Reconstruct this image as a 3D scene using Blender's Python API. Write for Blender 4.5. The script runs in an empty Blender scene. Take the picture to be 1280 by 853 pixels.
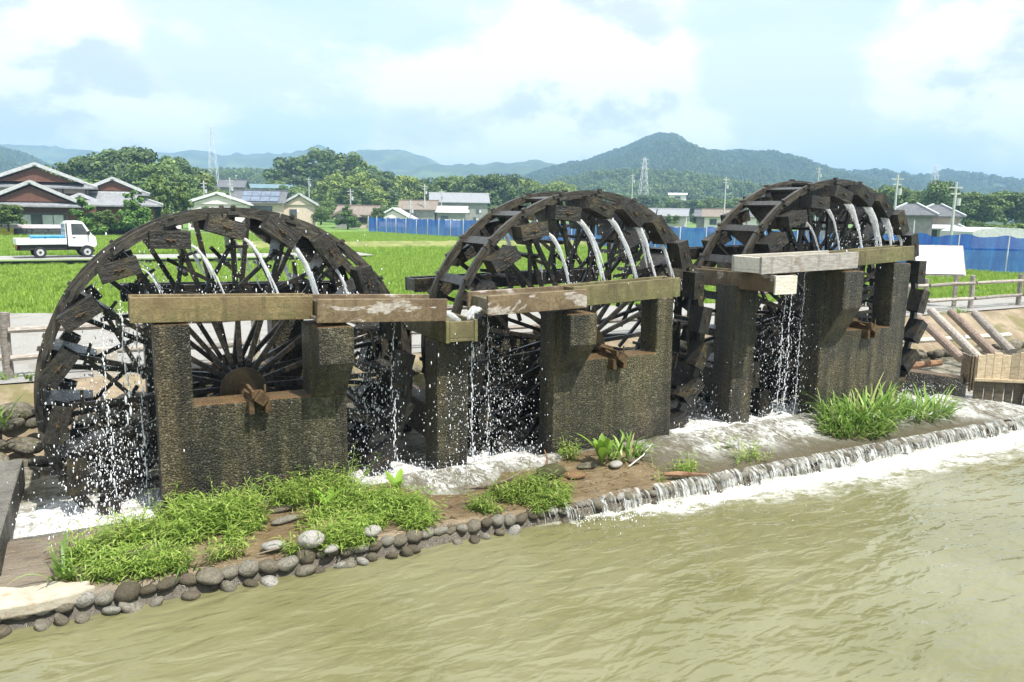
import bpy, bmesh, math, random
import numpy as np
from mathutils import Vector, Matrix, noise
R = math.radians
rnd = random.Random(7)
sc = bpy.context.scene
COL = sc.collection

# ---------------------------------------------------------------- camera
EYE = 3.4
YAW, PITCH, ROLL, FPX = R(28), R(9.4), R(0.85), 970.0
f0 = Vector((math.sin(YAW), math.cos(YAW), 0)); r0 = Vector((math.cos(YAW), -math.sin(YAW), 0)); u0 = Vector((0, 0, 1))
fw = f0 * math.cos(PITCH) - u0 * math.sin(PITCH); u1 = u0 * math.cos(PITCH) + f0 * math.sin(PITCH)
rt = r0 * math.cos(ROLL) + u1 * math.sin(ROLL); up = u1 * math.cos(ROLL) - r0 * math.sin(ROLL)
cd = bpy.data.cameras.new("camera"); cam = bpy.data.objects.new("camera", cd); COL.objects.link(cam)
cd.sensor_fit = 'HORIZONTAL'; cd.sensor_width = 36.0; cd.lens = FPX / 1280 * 36.0
cd.clip_start = 0.1; cd.clip_end = 12000
m = Matrix((rt, up, -fw)).transposed().to_4x4(); m.translation = (0, 0, EYE)
cam.matrix_world = m
sc.camera = cam

# ---------------------------------------------------------------- light, sky, exposure
SUN = Vector((0.16, -0.46, 0.87)).normalized()
sl = bpy.data.lights.new("sun", 'SUN'); sun = bpy.data.objects.new("sun", sl); COL.objects.link(sun)
sl.energy = 4.8; sl.angle = R(0.6); sl.color = (1.0, 0.96, 0.89)
sun.rotation_euler = SUN.to_track_quat('Z', 'Y').to_euler(); sun.location = (0, -20, 60)
sc.view_settings.view_transform = 'Standard'; sc.view_settings.look = 'None'
sc.view_settings.exposure = 0.68; sc.view_settings.gamma = 1.0
sc.view_settings.use_curve_mapping = False
w = bpy.data.worlds.new("World"); sc.world = w; w.use_nodes = True


class NT:
    """small helper for writing node trees"""
    def __init__(s, tree): s.t = tree; s.n = tree.nodes; s.l = tree.links
    def new(s, typ, **kw):
        n = s.n.new(typ)
        for k, v in kw.items():
            if k.startswith('i_'):
                key = k[2:]; key = int(key) if key.isdigit() else key.replace('_', ' ')
                sock = n.inputs[key]
                if isinstance(v, bpy.types.NodeSocket): s.l.new(v, sock)
                else: sock.default_value = v
            else: setattr(n, k, v)
        return n
    def math(s, op, a, b=None, c=None, clamp=False):
        n = s.n.new('ShaderNodeMath'); n.operation = op; n.use_clamp = clamp
        for i, v in enumerate((a, b, c)):
            if v is None: continue
            if isinstance(v, bpy.types.NodeSocket): s.l.new(v, n.inputs[i])
            else: n.inputs[i].default_value = v
        return n.outputs[0]
    def noise(s, vec, scale, detail=4, rough=.55, dist=0, col=False):
        n = s.new('ShaderNodeTexNoise'); s.l.new(vec, n.inputs['Vector'])
        n.inputs['Scale'].default_value = scale; n.inputs['Detail'].default_value = detail
        n.inputs['Roughness'].default_value = rough; n.inputs['Distortion'].default_value = dist
        return n.outputs['Color' if col else 'Fac']
    def ramp(s, fac, stops, interp='LINEAR'):
        n = s.n.new('ShaderNodeValToRGB'); s.l.new(fac, n.inputs[0]); cr = n.color_ramp; cr.interpolation = interp
        while len(cr.elements) > 1: cr.elements.remove(cr.elements[-1])
        for i, (p, c) in enumerate(stops):
            e = cr.elements[0] if i == 0 else cr.elements.new(p)
            e.position = p
            c = (c, c, c) if isinstance(c, (int, float)) else c
            e.color = (*c, 1) if len(c) == 3 else c
        return n.outputs[0]
    def mix(s, fac, a, b, mode='MIX'):
        n = s.n.new('ShaderNodeMix'); n.data_type = 'RGBA'; n.blend_type = mode; n.clamp_result = False
        for i, v in ((0, fac), (6, a), (7, b)):
            if isinstance(v, bpy.types.NodeSocket): s.l.new(v, n.inputs[i])
            elif i == 0: n.inputs[0].default_value = v
            else: n.inputs[i].default_value = (*v, 1) if len(v) == 3 else v
        return n.outputs[2]
    def mapr(s, v, a, b, c=0., d=1., smooth=True):
        n = s.n.new('ShaderNodeMapRange'); n.clamp = True
        if smooth: n.interpolation_type = 'SMOOTHSTEP'
        s.l.new(v, n.inputs[0])
        for i, x in enumerate((a, b, c, d)): n.inputs[i + 1].default_value = x
        return n.outputs[0]
    def scalev(s, vec, sx, sy, sz, loc=(0, 0, 0), rot=(0, 0, 0)):
        n = s.new('ShaderNodeMapping'); s.l.new(vec, n.inputs[0])
        n.inputs['Scale'].default_value = (sx, sy, sz); n.inputs['Location'].default_value = loc; n.inputs['Rotation'].default_value = rot
        return n.outputs[0]


# world: physical sky behind a procedural cloud layer
g = NT(w.node_tree); g.n.clear()
geo = g.new('ShaderNodeTexCoord').outputs['Generated']
sky = g.new('ShaderNodeTexSky', sky_type='NISHITA'); sky.sun_disc = False
sky.sun_elevation = math.asin(SUN.z); sky.sun_rotation = math.atan2(SUN.x, SUN.y)
sky.dust_density = 2.0; sky.air_density = 1.0
sx = g.new('ShaderNodeSeparateXYZ', i_0=geo)
zz = g.math('ADD', g.math('MAXIMUM', sx.outputs[2], 0.0), 0.13)
pv = g.new('ShaderNodeCombineXYZ', i_0=g.math('DIVIDE', sx.outputs[0], zz), i_1=g.math('DIVIDE', sx.outputs[1], zz), i_2=0.0).outputs[0]
n_big = g.noise(g.scalev(pv, 1, 1, 1, (3.1, 1.7, 0)), 0.55, 7, .56, .25)
n_det = g.noise(g.scalev(pv, 1, 1, 1, (9.1, -4.3, 0)), 1.7, 6, .6, .3)
dens = g.math('ADD', g.math('MULTIPLY', n_big, .7), g.math('MULTIPLY', n_det, .3))
# heaped clouds: a billowing field, sampled twice so that undersides can be greyed; a few broad banks of cloud and clear lanes
def lump(cx, cy, cz, k, amp):
    dt = g.new('ShaderNodeVectorMath', operation='DOT_PRODUCT', i_0=geo, i_1=Vector((cx, cy, cz)).normalized()).outputs['Value']
    return g.math('MULTIPLY', g.mapr(dt, math.cos(k), 1.0), amp)
LUMPS = None
for a_ in ((-.02, .99, .105, .13, .17), (.085, .99, .09, .09, .12), (-.150, .975, .165, .18, .08), (.38, .92, .10, .14, .08), (.62, .78, .085, .16, .07), (-.03, .985, .16, .12, .07), (.50, .85, .19, .16, .10), (.57, .80, .22, .12, .06), (.86, .475, .17, .22, .13), (.87, .43, .26, .2, .10), (.80, .58, .10, .12, .06),
           (.70, .69, .21, .13, -.09), (.14, .95, .28, .20, -.10), (.30, .93, .19, .10, -.05), (.36, .88, .33, .14, -.05)):
    l_ = lump(*a_); LUMPS = l_ if LUMPS is None else g.math('ADD', LUMPS, l_)
def cum(dz): return g.noise(g.scalev(geo, 1, 1, 1.75, (1.7, 0.4, dz)), 4.2, 9, .58, .1)
n0 = g.math('ADD', cum(0.0), LUMPS); n1 = g.math('ADD', cum(.085), LUMPS)
heap = g.mapr(n0, .425, .56)
under = g.math('MULTIPLY', g.mapr(n1, .50, .72), g.mapr(g.math('SUBTRACT', n1, n0), -.03, .09))
cl_col = g.mix(g.math('MULTIPLY', under, .75), (.90, .91, .915), (.47, .55, .63))
strat = g.math('MULTIPLY', g.mapr(dens, .34, .54, .35, 1.0), .92)
bg_sky = g.new('ShaderNodeBackground', i_Color=sky.outputs[0], i_Strength=0.07)
veil = g.new('ShaderNodeBackground', i_Color=(.46, .66, .86, 1), i_Strength=0.62)
addv = g.new('ShaderNodeAddShader', i_0=bg_sky.outputs[0], i_1=veil.outputs[0])
bg_st = g.new('ShaderNodeBackground', i_Color=(.645, .715, .775, 1), i_Strength=1.0)
bg_cl = g.new('ShaderNodeBackground', i_Color=cl_col, i_Strength=0.98)
mx0 = g.new('ShaderNodeMixShader', i_0=strat, i_1=addv.outputs[0], i_2=bg_st.outputs[0])
mx = g.new('ShaderNodeMixShader', i_0=heap, i_1=mx0.outputs[0], i_2=bg_cl.outputs[0])
g.new('ShaderNodeOutputWorld', i_Surface=mx.outputs[0])

sc.render.engine = 'CYCLES'
cy = sc.cycles
cy.max_bounces = 6; cy.diffuse_bounces = 2; cy.glossy_bounces = 3; cy.transmission_bounces = 4; cy.transparent_max_bounces = 12
cy.volume_bounces = 0; cy.caustics_reflective = False; cy.caustics_refractive = False
cy.use_denoising = True
try: cy.denoiser = 'OPENIMAGEDENOISE'
except Exception: pass


# ---------------------------------------------------------------- object helpers
def tag(o, label=None, cat=None, group=None, kind=None):
    if label: o['label'] = label
    if cat: o['category'] = cat
    if group: o['group'] = group
    if kind: o['kind'] = kind
    return o


def empty(name, loc=(0, 0, 0), rz=0.0, label=None, cat=None, group=None):
    o = bpy.data.objects.new(name, None); o.empty_display_size = .2; COL.objects.link(o)
    o.location = loc; o.rotation_euler = (0, 0, rz)
    return tag(o, label, cat, group)


def link(name, me, parent=None, loc=None, rot=None, scale=None):
    o = bpy.data.objects.new(name, me); COL.objects.link(o)
    if parent is not None: o.parent = parent
    if loc is not None: o.location = loc
    if rot is not None: o.rotation_euler = rot
    if scale is not None: o.scale = scale if hasattr(scale, '__len__') else (scale,) * 3
    return o


class MB:
    """collects polygons, then links them as one mesh object"""
    def __init__(s): s.v = []; s.f = []; s.m = []; s.cur = 0
    def add(s, vs, fs):
        b = len(s.v); s.v.extend([tuple(v) for v in vs])
        for f in fs: s.f.append([b + i for i in f]); s.m.append(s.cur)
        return s
    def box(s, x0, x1, y0, y1, z0, z1, M=None):
        vs = [Vector(p) for p in ((x0, y0, z0), (x1, y0, z0), (x1, y1, z0), (x0, y1, z0), (x0, y0, z1), (x1, y0, z1), (x1, y1, z1), (x0, y1, z1))]
        if M is not None: vs = [M @ v for v in vs]
        return s.add(vs, [(0, 3, 2, 1), (4, 5, 6, 7), (0, 1, 5, 4), (1, 2, 6, 5), (2, 3, 7, 6), (3, 0, 4, 7)])
    def prism(s, poly, a0, a1, axis='y'):
        n = len(poly)
        P = {'y': lambda p, a: (p[0], a, p[1]), 'x': lambda p, a: (a, p[0], p[1]), 'z': lambda p, a: (p[0], p[1], a)}[axis]
        vs = [P(p, a0) for p in poly] + [P(p, a1) for p in poly]
        return s.add(vs, [tuple(range(n)), tuple(range(2 * n - 1, n - 1, -1))] + [(i, i + n, (i + 1) % n + n, (i + 1) % n) for i in range(n)])
    def bar(s, a, b, wd, th, upv=(0, 1, 0)):
        a, b = Vector(a), Vector(b); d = (b - a); L = d.length; d.normalize()
        sd = d.cross(Vector(upv))
        if sd.length < 1e-4: sd = d.cross(Vector((1, 0, 0)))
        sd.normalize(); u = sd.cross(d)
        M = Matrix((d, sd, u)).transposed().to_4x4(); M.translation = a
        return s.box(0, L, -wd / 2, wd / 2, -th / 2, th / 2, M)
    def tube(s, pts, rad, n=8, cap=True, wob=0.0, rr=None):
        pts = [Vector(p) for p in pts]; rads = rad if hasattr(rad, '__len__') else [rad] * len(pts)
        rings = []; prev = None; rr = rr or rnd
        for i, p in enumerate(pts):
            d = (pts[min(i + 1, len(pts) - 1)] - pts[max(i - 1, 0)]).normalized()
            if prev is None:
                a = Vector((0, 0, 1)) if abs(d.z) < .9 else Vector((1, 0, 0))
                sd = d.cross(a).normalized()
            else: sd = (prev - d * prev.dot(d)).normalized()
            prev = sd; u = d.cross(sd)
            ring = []
            for k in range(n):
                t = 2 * math.pi * k / n; q = rads[i] * (1 + wob * (rr.random() - .5))
                ring.append(p + sd * math.cos(t) * q + u * math.sin(t) * q)
            rings.append(ring)
        vs = [v for r_ in rings for v in r_]; fs = []
        for i in range(len(rings) - 1):
            for k in range(n):
                fs.append((i * n + k, i * n + (k + 1) % n, (i + 1) * n + (k + 1) % n, (i + 1) * n + k))
        if cap: fs.append(tuple(range(n - 1, -1, -1))); fs.append(tuple((len(rings) - 1) * n + k for k in range(n)))
        return s.add(vs, fs)
    def mesh(s, name, mats, smooth=False):
        me = bpy.data.meshes.new(name); me.from_pydata(s.v, [], s.f)
        for mt in (mats if isinstance(mats, (list, tuple)) else [mats]): me.materials.append(mt)
        if any(s.m): me.polygons.foreach_set('material_index', s.m)
        if smooth: me.polygons.foreach_set('use_smooth', [True] * len(me.polygons))
        me.update(); me.validate()
        bm = bmesh.new(); bm.from_mesh(me); bmesh.ops.recalc_face_normals(bm, faces=bm.faces); bm.to_mesh(me); bm.free()
        return me
    def build(s, name, mats, parent=None, loc=None, rot=None, smooth=False, bevel=0):
        o = link(name, s.mesh(name, mats, smooth), parent, loc, rot)
        if bevel:
            b = o.modifiers.new('Bevel', 'BEVEL'); b.width = bevel; b.segments = 2; b.limit_method = 'ANGLE'
        return o


def raw_mesh(name, V, F, mat, smooth=False):
    """big numpy mesh: V (n,3), F (m,k)"""
    V = np.asarray(V, np.float32); F = np.asarray(F, np.int32); k = F.shape[1]
    me = bpy.data.meshes.new(name)
    me.vertices.add(len(V)); me.vertices.foreach_set('co', V.ravel())
    me.loops.add(F.size); me.loops.foreach_set('vertex_index', F.ravel())
    me.polygons.add(len(F)); me.polygons.foreach_set('loop_start', np.arange(0, F.size, k, dtype=np.int32))
    if smooth: me.polygons.foreach_set('use_smooth', np.ones(len(F), bool))
    me.materials.append(mat); me.update(calc_edges=True); me.validate()
    return me


def grid_mesh(name, xs, ys, zf, mat, smooth=True):
    V = [(x, y, zf(x, y)) for y in ys for x in xs]; nx = len(xs)
    F = [(j * nx + i, j * nx + i + 1, (j + 1) * nx + i + 1, (j + 1) * nx + i) for j in range(len(ys) - 1) for i in range(nx - 1)]
    return raw_mesh(name, V, F, mat, smooth)


def fb(x, y, z=0., o=4): return noise.fractal(Vector((x, y, z)), 1.0, 2.0, o)   # about -1..1


def sstep(a, b, x):
    t = max(0., min(1., (x - a) / (b - a))); return t * t * (3 - 2 * t)


# ---------------------------------------------------------------- materials
def new_mat(name):
    mt = bpy.data.materials.new(name); mt.use_nodes = True
    g = NT(mt.node_tree); g.n.clear()
    return mt, g


def finish(g, col, rough, bump=None, bdist=.02, spec=.5, extra=None, bstr=1.0):
    p = g.new('ShaderNodeBsdfPrincipled')
    for key, v in (('Base Color', col), ('Roughness', rough), ('Specular IOR Level', spec)):
        if isinstance(v, bpy.types.NodeSocket): g.l.new(v, p.inputs[key])
        else: p.inputs[key].default_value = ((*v, 1) if hasattr(v, '__len__') and len(v) == 3 else v)
    if bump is not None:
        b = g.new('ShaderNodeBump', i_Height=bump, i_Distance=bdist, i_Strength=bstr); g.l.new(b.outputs[0], p.inputs['Normal'])
    for k, v in (extra or {}).items():
        if isinstance(v, bpy.types.NodeSocket): g.l.new(v, p.inputs[k])
        else: p.inputs[k].default_value = v
    g.new('ShaderNodeOutputMaterial', i_Surface=p.outputs[0])
    return p


def pos(g): return g.new('ShaderNodeNewGeometry').outputs['Position']
def objc(g): return g.new('ShaderNodeTexCoord').outputs['Object']


def orand(g): return g.new('ShaderNodeObjectInfo').outputs['Random']


def shifted(g, vec):
    r = orand(g); c = g.new('ShaderNodeCombineXYZ', i_0=g.math('MULTIPLY', r, 37.), i_1=g.math('MULTIPLY', r, 91.), i_2=g.math('MULTIPLY', r, 53.))
    n = g.new('ShaderNodeVectorMath', operation='ADD', i_0=vec, i_1=c.outputs[0]); return n.outputs[0]


def mat_simple(name, c1, c2, scale=4, rough=.7, bump=.0, coords='pos', stretch=(1, 1, 1), spec=.4, vary=.0, detail=5, bscale=None, c3=None, s3=.7, metal=0.):
    mt, g = new_mat(name)
    v = pos(g) if coords == 'pos' else shifted(g, objc(g))
    v = g.scalev(v, *stretch)
    n = g.noise(v, scale, detail, .6)
    col = g.mix(g.mapr(n, .32, .68), c1, c2)
    if c3 is not None:
        col = g.mix(g.mapr(g.noise(v, scale * s3, 4, .6, .4), .52, .66), col, c3)
    if vary:
        f = g.mapr(orand(g), 0, 1, 1 - vary, 1 + vary, False)
        cc = g.new('ShaderNodeCombineXYZ', i_0=f, i_1=f, i_2=f).outputs[0]
        col = g.mix(1.0, col, cc, 'MULTIPLY')
    rr = g.mapr(n, .2, .8, rough * .8, min(1, rough * 1.2)) if rough < .95 else rough
    finish(g, col, rr, g.noise(v, bscale or scale * 3, 4, .6) if bump else None, bump, spec, {'Metallic': metal})
    return mt


def mat_wetwood(name, dark, light, moss, wet=.3, mossamt=.5, bd=.014, stain=None):
    mt, g = new_mat(name)
    v0 = shifted(g, objc(g))
    grain = g.noise(g.scalev(v0, 3, 14, 14), 2.2, 6, .65, .6)
    blot = g.noise(v0, 3.2, 5, .65)
    col = g.mix(g.mapr(grain, .35, .7), dark, light)
    mm = g.mapr(blot, .62 - .24 * mossamt, .76 - .2 * mossamt)
    fine = g.noise(v0, 22, 5, .7)
    mm2 = g.math('MULTIPLY', mm, g.mapr(fine, .35, .6))
    col = g.mix(mm2, col, moss)
    if stain:
        sp_ = g.noise(v0, 70, 4, .75); col = g.mix(g.mapr(sp_, .56, .70, 0, .75), col, stain)
        ru = g.noise(g.scalev(v0, 5, 5, .5), 1.6, 4, .6); col = g.mix(g.mapr(ru, .52, .70, 0, .6), col, stain)
    f = g.mapr(orand(g), 0, 1, .72, 1.35, False)
    col = g.mix(1.0, col, g.new('ShaderNodeCombineXYZ', i_0=f, i_1=f, i_2=f).outputs[0], 'MULTIPLY')
    rough = g.math('ADD', g.math('MULTIPLY', g.mapr(fine, .3, .7), .32), wet)
    h = g.math('ADD', g.math('MULTIPLY', grain, .6), g.math('MULTIPLY', fine, .5))
    finish(g, col, rough, h, bd, .5)
    return mt


def mat_trough(name, c1, c2, moss, stain, pale=None, rough=.45):
    mt, g = new_mat(name)
    v = shifted(g, objc(g)); n1 = g.noise(v, 2.6, 6, .65, .3); sp = g.noise(v, 48, 5, .75); sp2 = g.noise(v, 17, 5, .7)
    gr = g.noise(g.scalev(v, 2, 16, 16), 2.0, 5, .6, .4); ve = g.noise(g.scalev(v, 6, 6, .6), 1.5, 4, .6)
    col = g.mix(g.mapr(n1, .35, .65), c1, c2); col = g.mix(g.mapr(gr, .55, .72, 0, .35), col, stain)
    col = g.mix(g.mapr(ve, .50, .68, 0, .6), col, stain)
    tc = g.new('ShaderNodeSeparateXYZ', i_0=g.new('ShaderNodeTexCoord').outputs['Generated']).outputs[2]
    mo = g.math('MULTIPLY', g.mapr(sp2, .40, .58), g.mapr(g.math('ADD', n1, g.math('MULTIPLY', tc, -.25)), .28, .5))
    col = g.mix(g.math('MULTIPLY', mo, .7), col, moss); col = g.mix(g.mapr(sp, .55, .68, 0, .8), col, (stain[0] * .5, stain[1] * .5, stain[2] * .5))
    if pale: 
        pn = g.noise(g.scalev(v, .8, 1, 2.0), 2.1, 4, .6, .5); col = g.mix(g.mapr(pn, .56, .60, 0, .85), col, g.mix(g.mapr(sp2, .4, .65), pale, (pale[0] * .6, pale[1] * .55, pale[2] * .5)))
    finish(g, col, g.mapr(sp2, .3, .7, rough - .15, rough + .2), g.math('ADD', g.math('MULTIPLY', sp, .5), sp2), .010, .5)
    return mt


M_wheel = mat_wetwood('wet_black_wood', (.008, .007, .006), (.026, .020, .014), (.05, .043, .018), .2, .25)
M_rim = mat_wetwood('wet_rim_wood', (.020, .017, .013), (.078, .066, .048), (.07, .06, .025), .24, .35)
M_bucket = mat_wetwood('mossy_bucket_wood', (.007, .006, .005), (.034, .028, .019), (.085, .064, .022), .24, .5, .03)
M_paddle = mat_wetwood('soaked_paddle_wood', (.022, .020, .018), (.07, .064, .055), (.06, .05, .025), .16, .2)
M_spoke = mat_wetwood('wet_spoke_wood', (.008, .007, .006), (.034, .024, .015), (.045, .038, .016), .18, .15)
M_trough = mat_trough('mossy_trough_wood', (.135, .098, .044), (.245, .185, .088), (.10, .094, .032), (.055, .040, .019))
M_trough_wet = mat_trough('stained_trough_wood', (.125, .084, .047), (.24, .178, .102), (.085, .06, .026), (.075, .042, .022), (.50, .46, .42))
M_trough_green = mat_trough('green_trough_wood', (.120, .100, .046), (.215, .185, .085), (.085, .10, .026), (.06, .046, .018))
M_graywood = mat_wetwood('weathered_gray_wood', (.30, .28, .25), (.52, .49, .45), (.24, .17, .11), .6, .35, .008, (.20, .15, .10))
M_palewood = mat_wetwood('pale_new_wood', (.47, .43, .36), (.62, .58, .50), (.40, .30, .2), .6, .2)
M_logwood = mat_wetwood('dry_log_wood', (.22, .19, .16), (.42, .38, .34), (.17, .14, .11), .7, .3)
M_brownlog = mat_wetwood('brown_log_wood', (.17, .12, .09), (.31, .24, .19), (.12, .08, .06), .65, .3)
M_plank = mat_wetwood('tan_plank_wood', (.38, .29, .18), (.55, .45, .31), (.30, .21, .12), .6, .3)
M_darkplank = mat_wetwood('soaked_plank_wood', (.06, .045, .026), (.13, .10, .06), (.16, .12, .06), .35, .4)
M_rust = mat_simple('rusty_iron', (.048, .026, .011), (.125, .078, .032), 14, .65, .006, 'obj', spec=.4)


def mat_concrete(name, dark, ochre, speck, wet=.5, topc=(.20, .115, .042)):
    mt, g = new_mat(name)
    v = pos(g)
    big = g.noise(g.scalev(v, 1.4, 1.4, .55), 1.6, 5, .6)
    col = g.mix(g.mapr(big, .40, .62), dark, ochre)
    st = g.noise(g.scalev(v, 5.5, 5.5, .35), 1.3, 4, .6)
    zc = g.new('ShaderNodeSeparateXYZ', i_0=v).outputs[2]; lo_ = g.noise(v, .9, 4, .6)
    col = g.mix(g.mapr(lo_, .40, .62, 0, .55), col, (.095, .092, .034))
    wl = g.mapr(g.math('ADD', zc, g.math('MULTIPLY', g.noise(g.scalev(v, 3, 3, .5), 1.5, 5, .6), .9)), .75, 1.12, .62, 0)
    col = g.mix(wl, col, (.030, .027, .020))
    col = g.mix(g.math('MULTIPLY', g.mapr(st, .53, .68), .75), col, (dark[0] * .45, dark[1] * .45, dark[2] * .45))
    vo = g.new('ShaderNodeTexVoronoi', i_Vector=v, i_Scale=34.0, i_Randomness=1.0)
    vor = g.new('ShaderNodeTexVoronoi', i_Vector=v, i_Scale=34.0, i_Randomness=1.0, feature='DISTANCE_TO_EDGE')
    sc_ = g.new('ShaderNodeSeparateColor', i_0=vo.outputs['Color'])
    pick = g.math('MULTIPLY', g.mapr(sc_.outputs[0], .55, .95), g.mapr(vo.outputs['Distance'], .0, .012, 1, .6))
    fine = g.noise(v, 60, 4, .7)
    col = g.mix(g.math('MULTIPLY', pick, g.mapr(g.noise(v, 2.3, 5, .65), .35, .65, .12, .7)), col, speck)
    pit = g.noise(v, 38, 5, .72); col = g.mix(g.mapr(pit, .56, .40, 0, .72), col, (.010, .009, .006))
    bands = g.noise(g.scalev(v, 3.2, 3.2, .16), 1.25, 5, .62, .25)
    bm_ = g.mapr(bands, .40, .60, .42, 1.12, False); col = g.mix(1.0, col, g.new('ShaderNodeCombineXYZ', i_0=bm_, i_1=bm_, i_2=bm_).outputs[0], 'MULTIPLY')
    top = g.new('ShaderNodeSeparateXYZ', i_0=g.new('ShaderNodeNewGeometry').outputs['Normal']).outputs[2]
    tn = g.noise(v, 3.5, 4, .6)
    col = g.mix(g.math('MULTIPLY', g.mapr(top, .6, .95), g.mapr(tn, .3, .6, .3, .8)), col, topc)
    h = g.math('ADD', g.math('MULTIPLY', g.mapr(vor.outputs['Distance'], 0, .25), .6), g.math('MULTIPLY', fine, .6))
    finish(g, col, g.mapr(fine, .3, .7, wet - .2, wet + .25), h, .02, .5)
    return mt


M_conc = mat_concrete('aggregate_concrete', (.060, .054, .034), (.150, .115, .055), (.34, .30, .20), .34)
M_conc_wet = mat_concrete('soaked_concrete', (.052, .047, .034), (.125, .096, .046), (.28, .24, .15), .36)
M_conc_gray = mat_concrete('gray_concrete', (.11, .105, .095), (.19, .175, .145), (.34, .32, .28), .6, (.24, .225, .19))

# stones
mt, g = new_mat('river_stone'); M_stone = mt
v = shifted(g, objc(g)); n1 = g.noise(v, 5, 6, .65); n2 = g.noise(v, 34, 5, .7)
base = g.ramp(orand(g), [(0, (.10, .08, .05)), (.3, (.17, .14, .095)), (.6, (.26, .235, .18)), (.82, (.37, .35, .30)), (1, (.48, .46, .42))])
col = g.mix(g.mapr(n1, .35, .65, 0, .6), base, (.045, .04, .022)); col = g.mix(g.mapr(n2, .55, .75, 0, .35), col, (.34, .32, .27))
finish(g, col, g.mapr(n2, .3, .7, .3, .7), g.math('ADD', n1, g.math('MULTIPLY', n2, .4)), .02, .5)
M_stone_dry = mat_simple('dry_stone', (.30, .29, .26), (.46, .44, .40), 6, .85, .012, 'obj', c3=(.2, .19, .16), s3=2.2)
M_stone_bank = mat_simple('bank_stone', (.085, .072, .05), (.21, .19, .145), 3, .7, .03, 'obj', vary=.45, c3=(.10, .095, .04))
M_rock_rust = mat_simple('rusty_rock', (.16, .085, .04), (.25, .15, .075), 7, .5, .01, 'obj')
M_rock_moss = mat_simple('mossy_rock', (.05, .052, .018), (.09, .085, .035), 9, .6, .015, 'obj')

# mud terrace
mt, g = new_mat('wet_mud'); M_mud = mt
v = pos(g); n1 = g.noise(v, 1.1, 6, .6, .4); n2 = g.noise(v, 9, 6, .65); n3 = g.noise(g.scalev(v, 1, 5, 1), 3.2, 5, .6, .6)
col = g.mix(g.mapr(n1, .38, .62), (.135, .094, .048), (.195, .145, .082)); col = g.mix(g.mapr(n3, .5, .68, 0, .7), col, (.085, .062, .036))
col = g.mix(g.mapr(n2, .58, .72, 0, .6), col, (.24, .20, .135))
sx_ = g.new('ShaderNodeSeparateXYZ', i_0=v)
dry = g.math('MULTIPLY', g.mapr(sx_.outputs[0], 1.0, -.4), g.mapr(n1, .35, .55, .5, 1))
col = g.mix(g.math('MULTIPLY', dry, .55), col, (.21, .185, .155))
col = g.mix(g.mapr(g.math('ADD', sx_.outputs[2], g.math('MULTIPLY', n2, .1)), .13, .19, .8, 0), col, (.035, .030, .018))
finish(g, col, g.mapr(n2, .3, .7, .16, .55), g.math('ADD', n2, g.math('MULTIPLY', n3, .8)), .03, .5)
M_slab = mat_simple('pale_dry_slab', (.36, .32, .245), (.46, .42, .34), 5, .85, .012, 'pos', c3=(.36, .29, .2), s3=1.6)
M_gravel = mat_simple('gravel', (.28, .275, .255), (.37, .36, .335), 26, .95, .02, 'pos', c3=(.27, .25, .22), s3=.06)
M_dirt = mat_simple('bank_dirt', (.20, .155, .10), (.32, .26, .18), 2.2, .95, .05, 'pos', bscale=9, c3=(.17, .15, .07), s3=.6)
M_road = mat_simple('farm_road', (.27, .265, .25), (.34, .335, .32), 3, .95, .01, 'pos')
M_paint_white = mat_simple('white_paint', (.78, .78, .77), (.82, .82, .81), 3, .35, 0, 'obj', spec=.5)

# murky river with a foam belt under the weir
mt, g = new_mat('river_water'); M_river = mt
v = pos(g); s3 = g.new('ShaderNodeSeparateXYZ', i_0=v); X, Y = s3.outputs[0], s3.outputs[1]
n1 = g.noise(v, .5, 4, .6, .3); n2 = g.noise(g.scalev(v, 1, 1.6, 1), 3.4, 6, .62, .7); n3 = g.noise(v, 15, 5, .7)
wob = g.math('MULTIPLY', g.math('SUBTRACT', g.noise(v, 1.3, 5, .6, .5), .5), 1.3)
dist = g.math('SUBTRACT', 7.0, Y)                      # metres out from the weir
width = g.mapr(X, 4.1, 8.5, .04, .70)
f1 = g.math('SUBTRACT', 1.0, g.math('DIVIDE', g.math('ADD', dist, wob), g.math('ADD', width, .001)))
f1 = g.math('MULTIPLY', g.mapr(f1, -.45, .55), g.mapr(X, 3.9, 5.0))
flecks = g.math('MULTIPLY', g.mapr(n3, .655, .70), g.math('MULTIPLY', g.mapr(dist, 2.1, .4), g.mapr(X, 2.2, 5.0)))
foam = g.math('MAXIMUM', g.math('MULTIPLY', f1, g.mapr(g.math('ADD', g.math('MULTIPLY', n2, .6), g.math('MULTIPLY', n3, .4)), .41, .60)), flecks)
foam = g.math('MAXIMUM', foam, g.math('MULTIPLY', g.mapr(f1, .6, 1.1), .75))
col = g.mix(g.mapr(n1, .35, .65), (.152, .147, .066), (.190, .184, .098))
col = g.mix(foam, col, (.82, .82, .78))
rough = g.math('ADD', .03, g.math('MULTIPLY', foam, .5))
hh = g.math('ADD', g.math('MULTIPLY', g.noise(g.scalev(v, .65, 1.5, 1, rot=(0, 0, .2)), 3.6, 2, .45, .5), 1.25), g.math('MULTIPLY', g.noise(g.scalev(v, .8, 1.7, 1, rot=(0, 0, -.3)), 10.5, 2, .5, .3), .18))
hh = g.math('ADD', hh, g.math('MULTIPLY', g.math('MULTIPLY', n3, foam), .6))
finish(g, col, rough, hh, .034, .75, {'IOR': 1.42})

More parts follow.
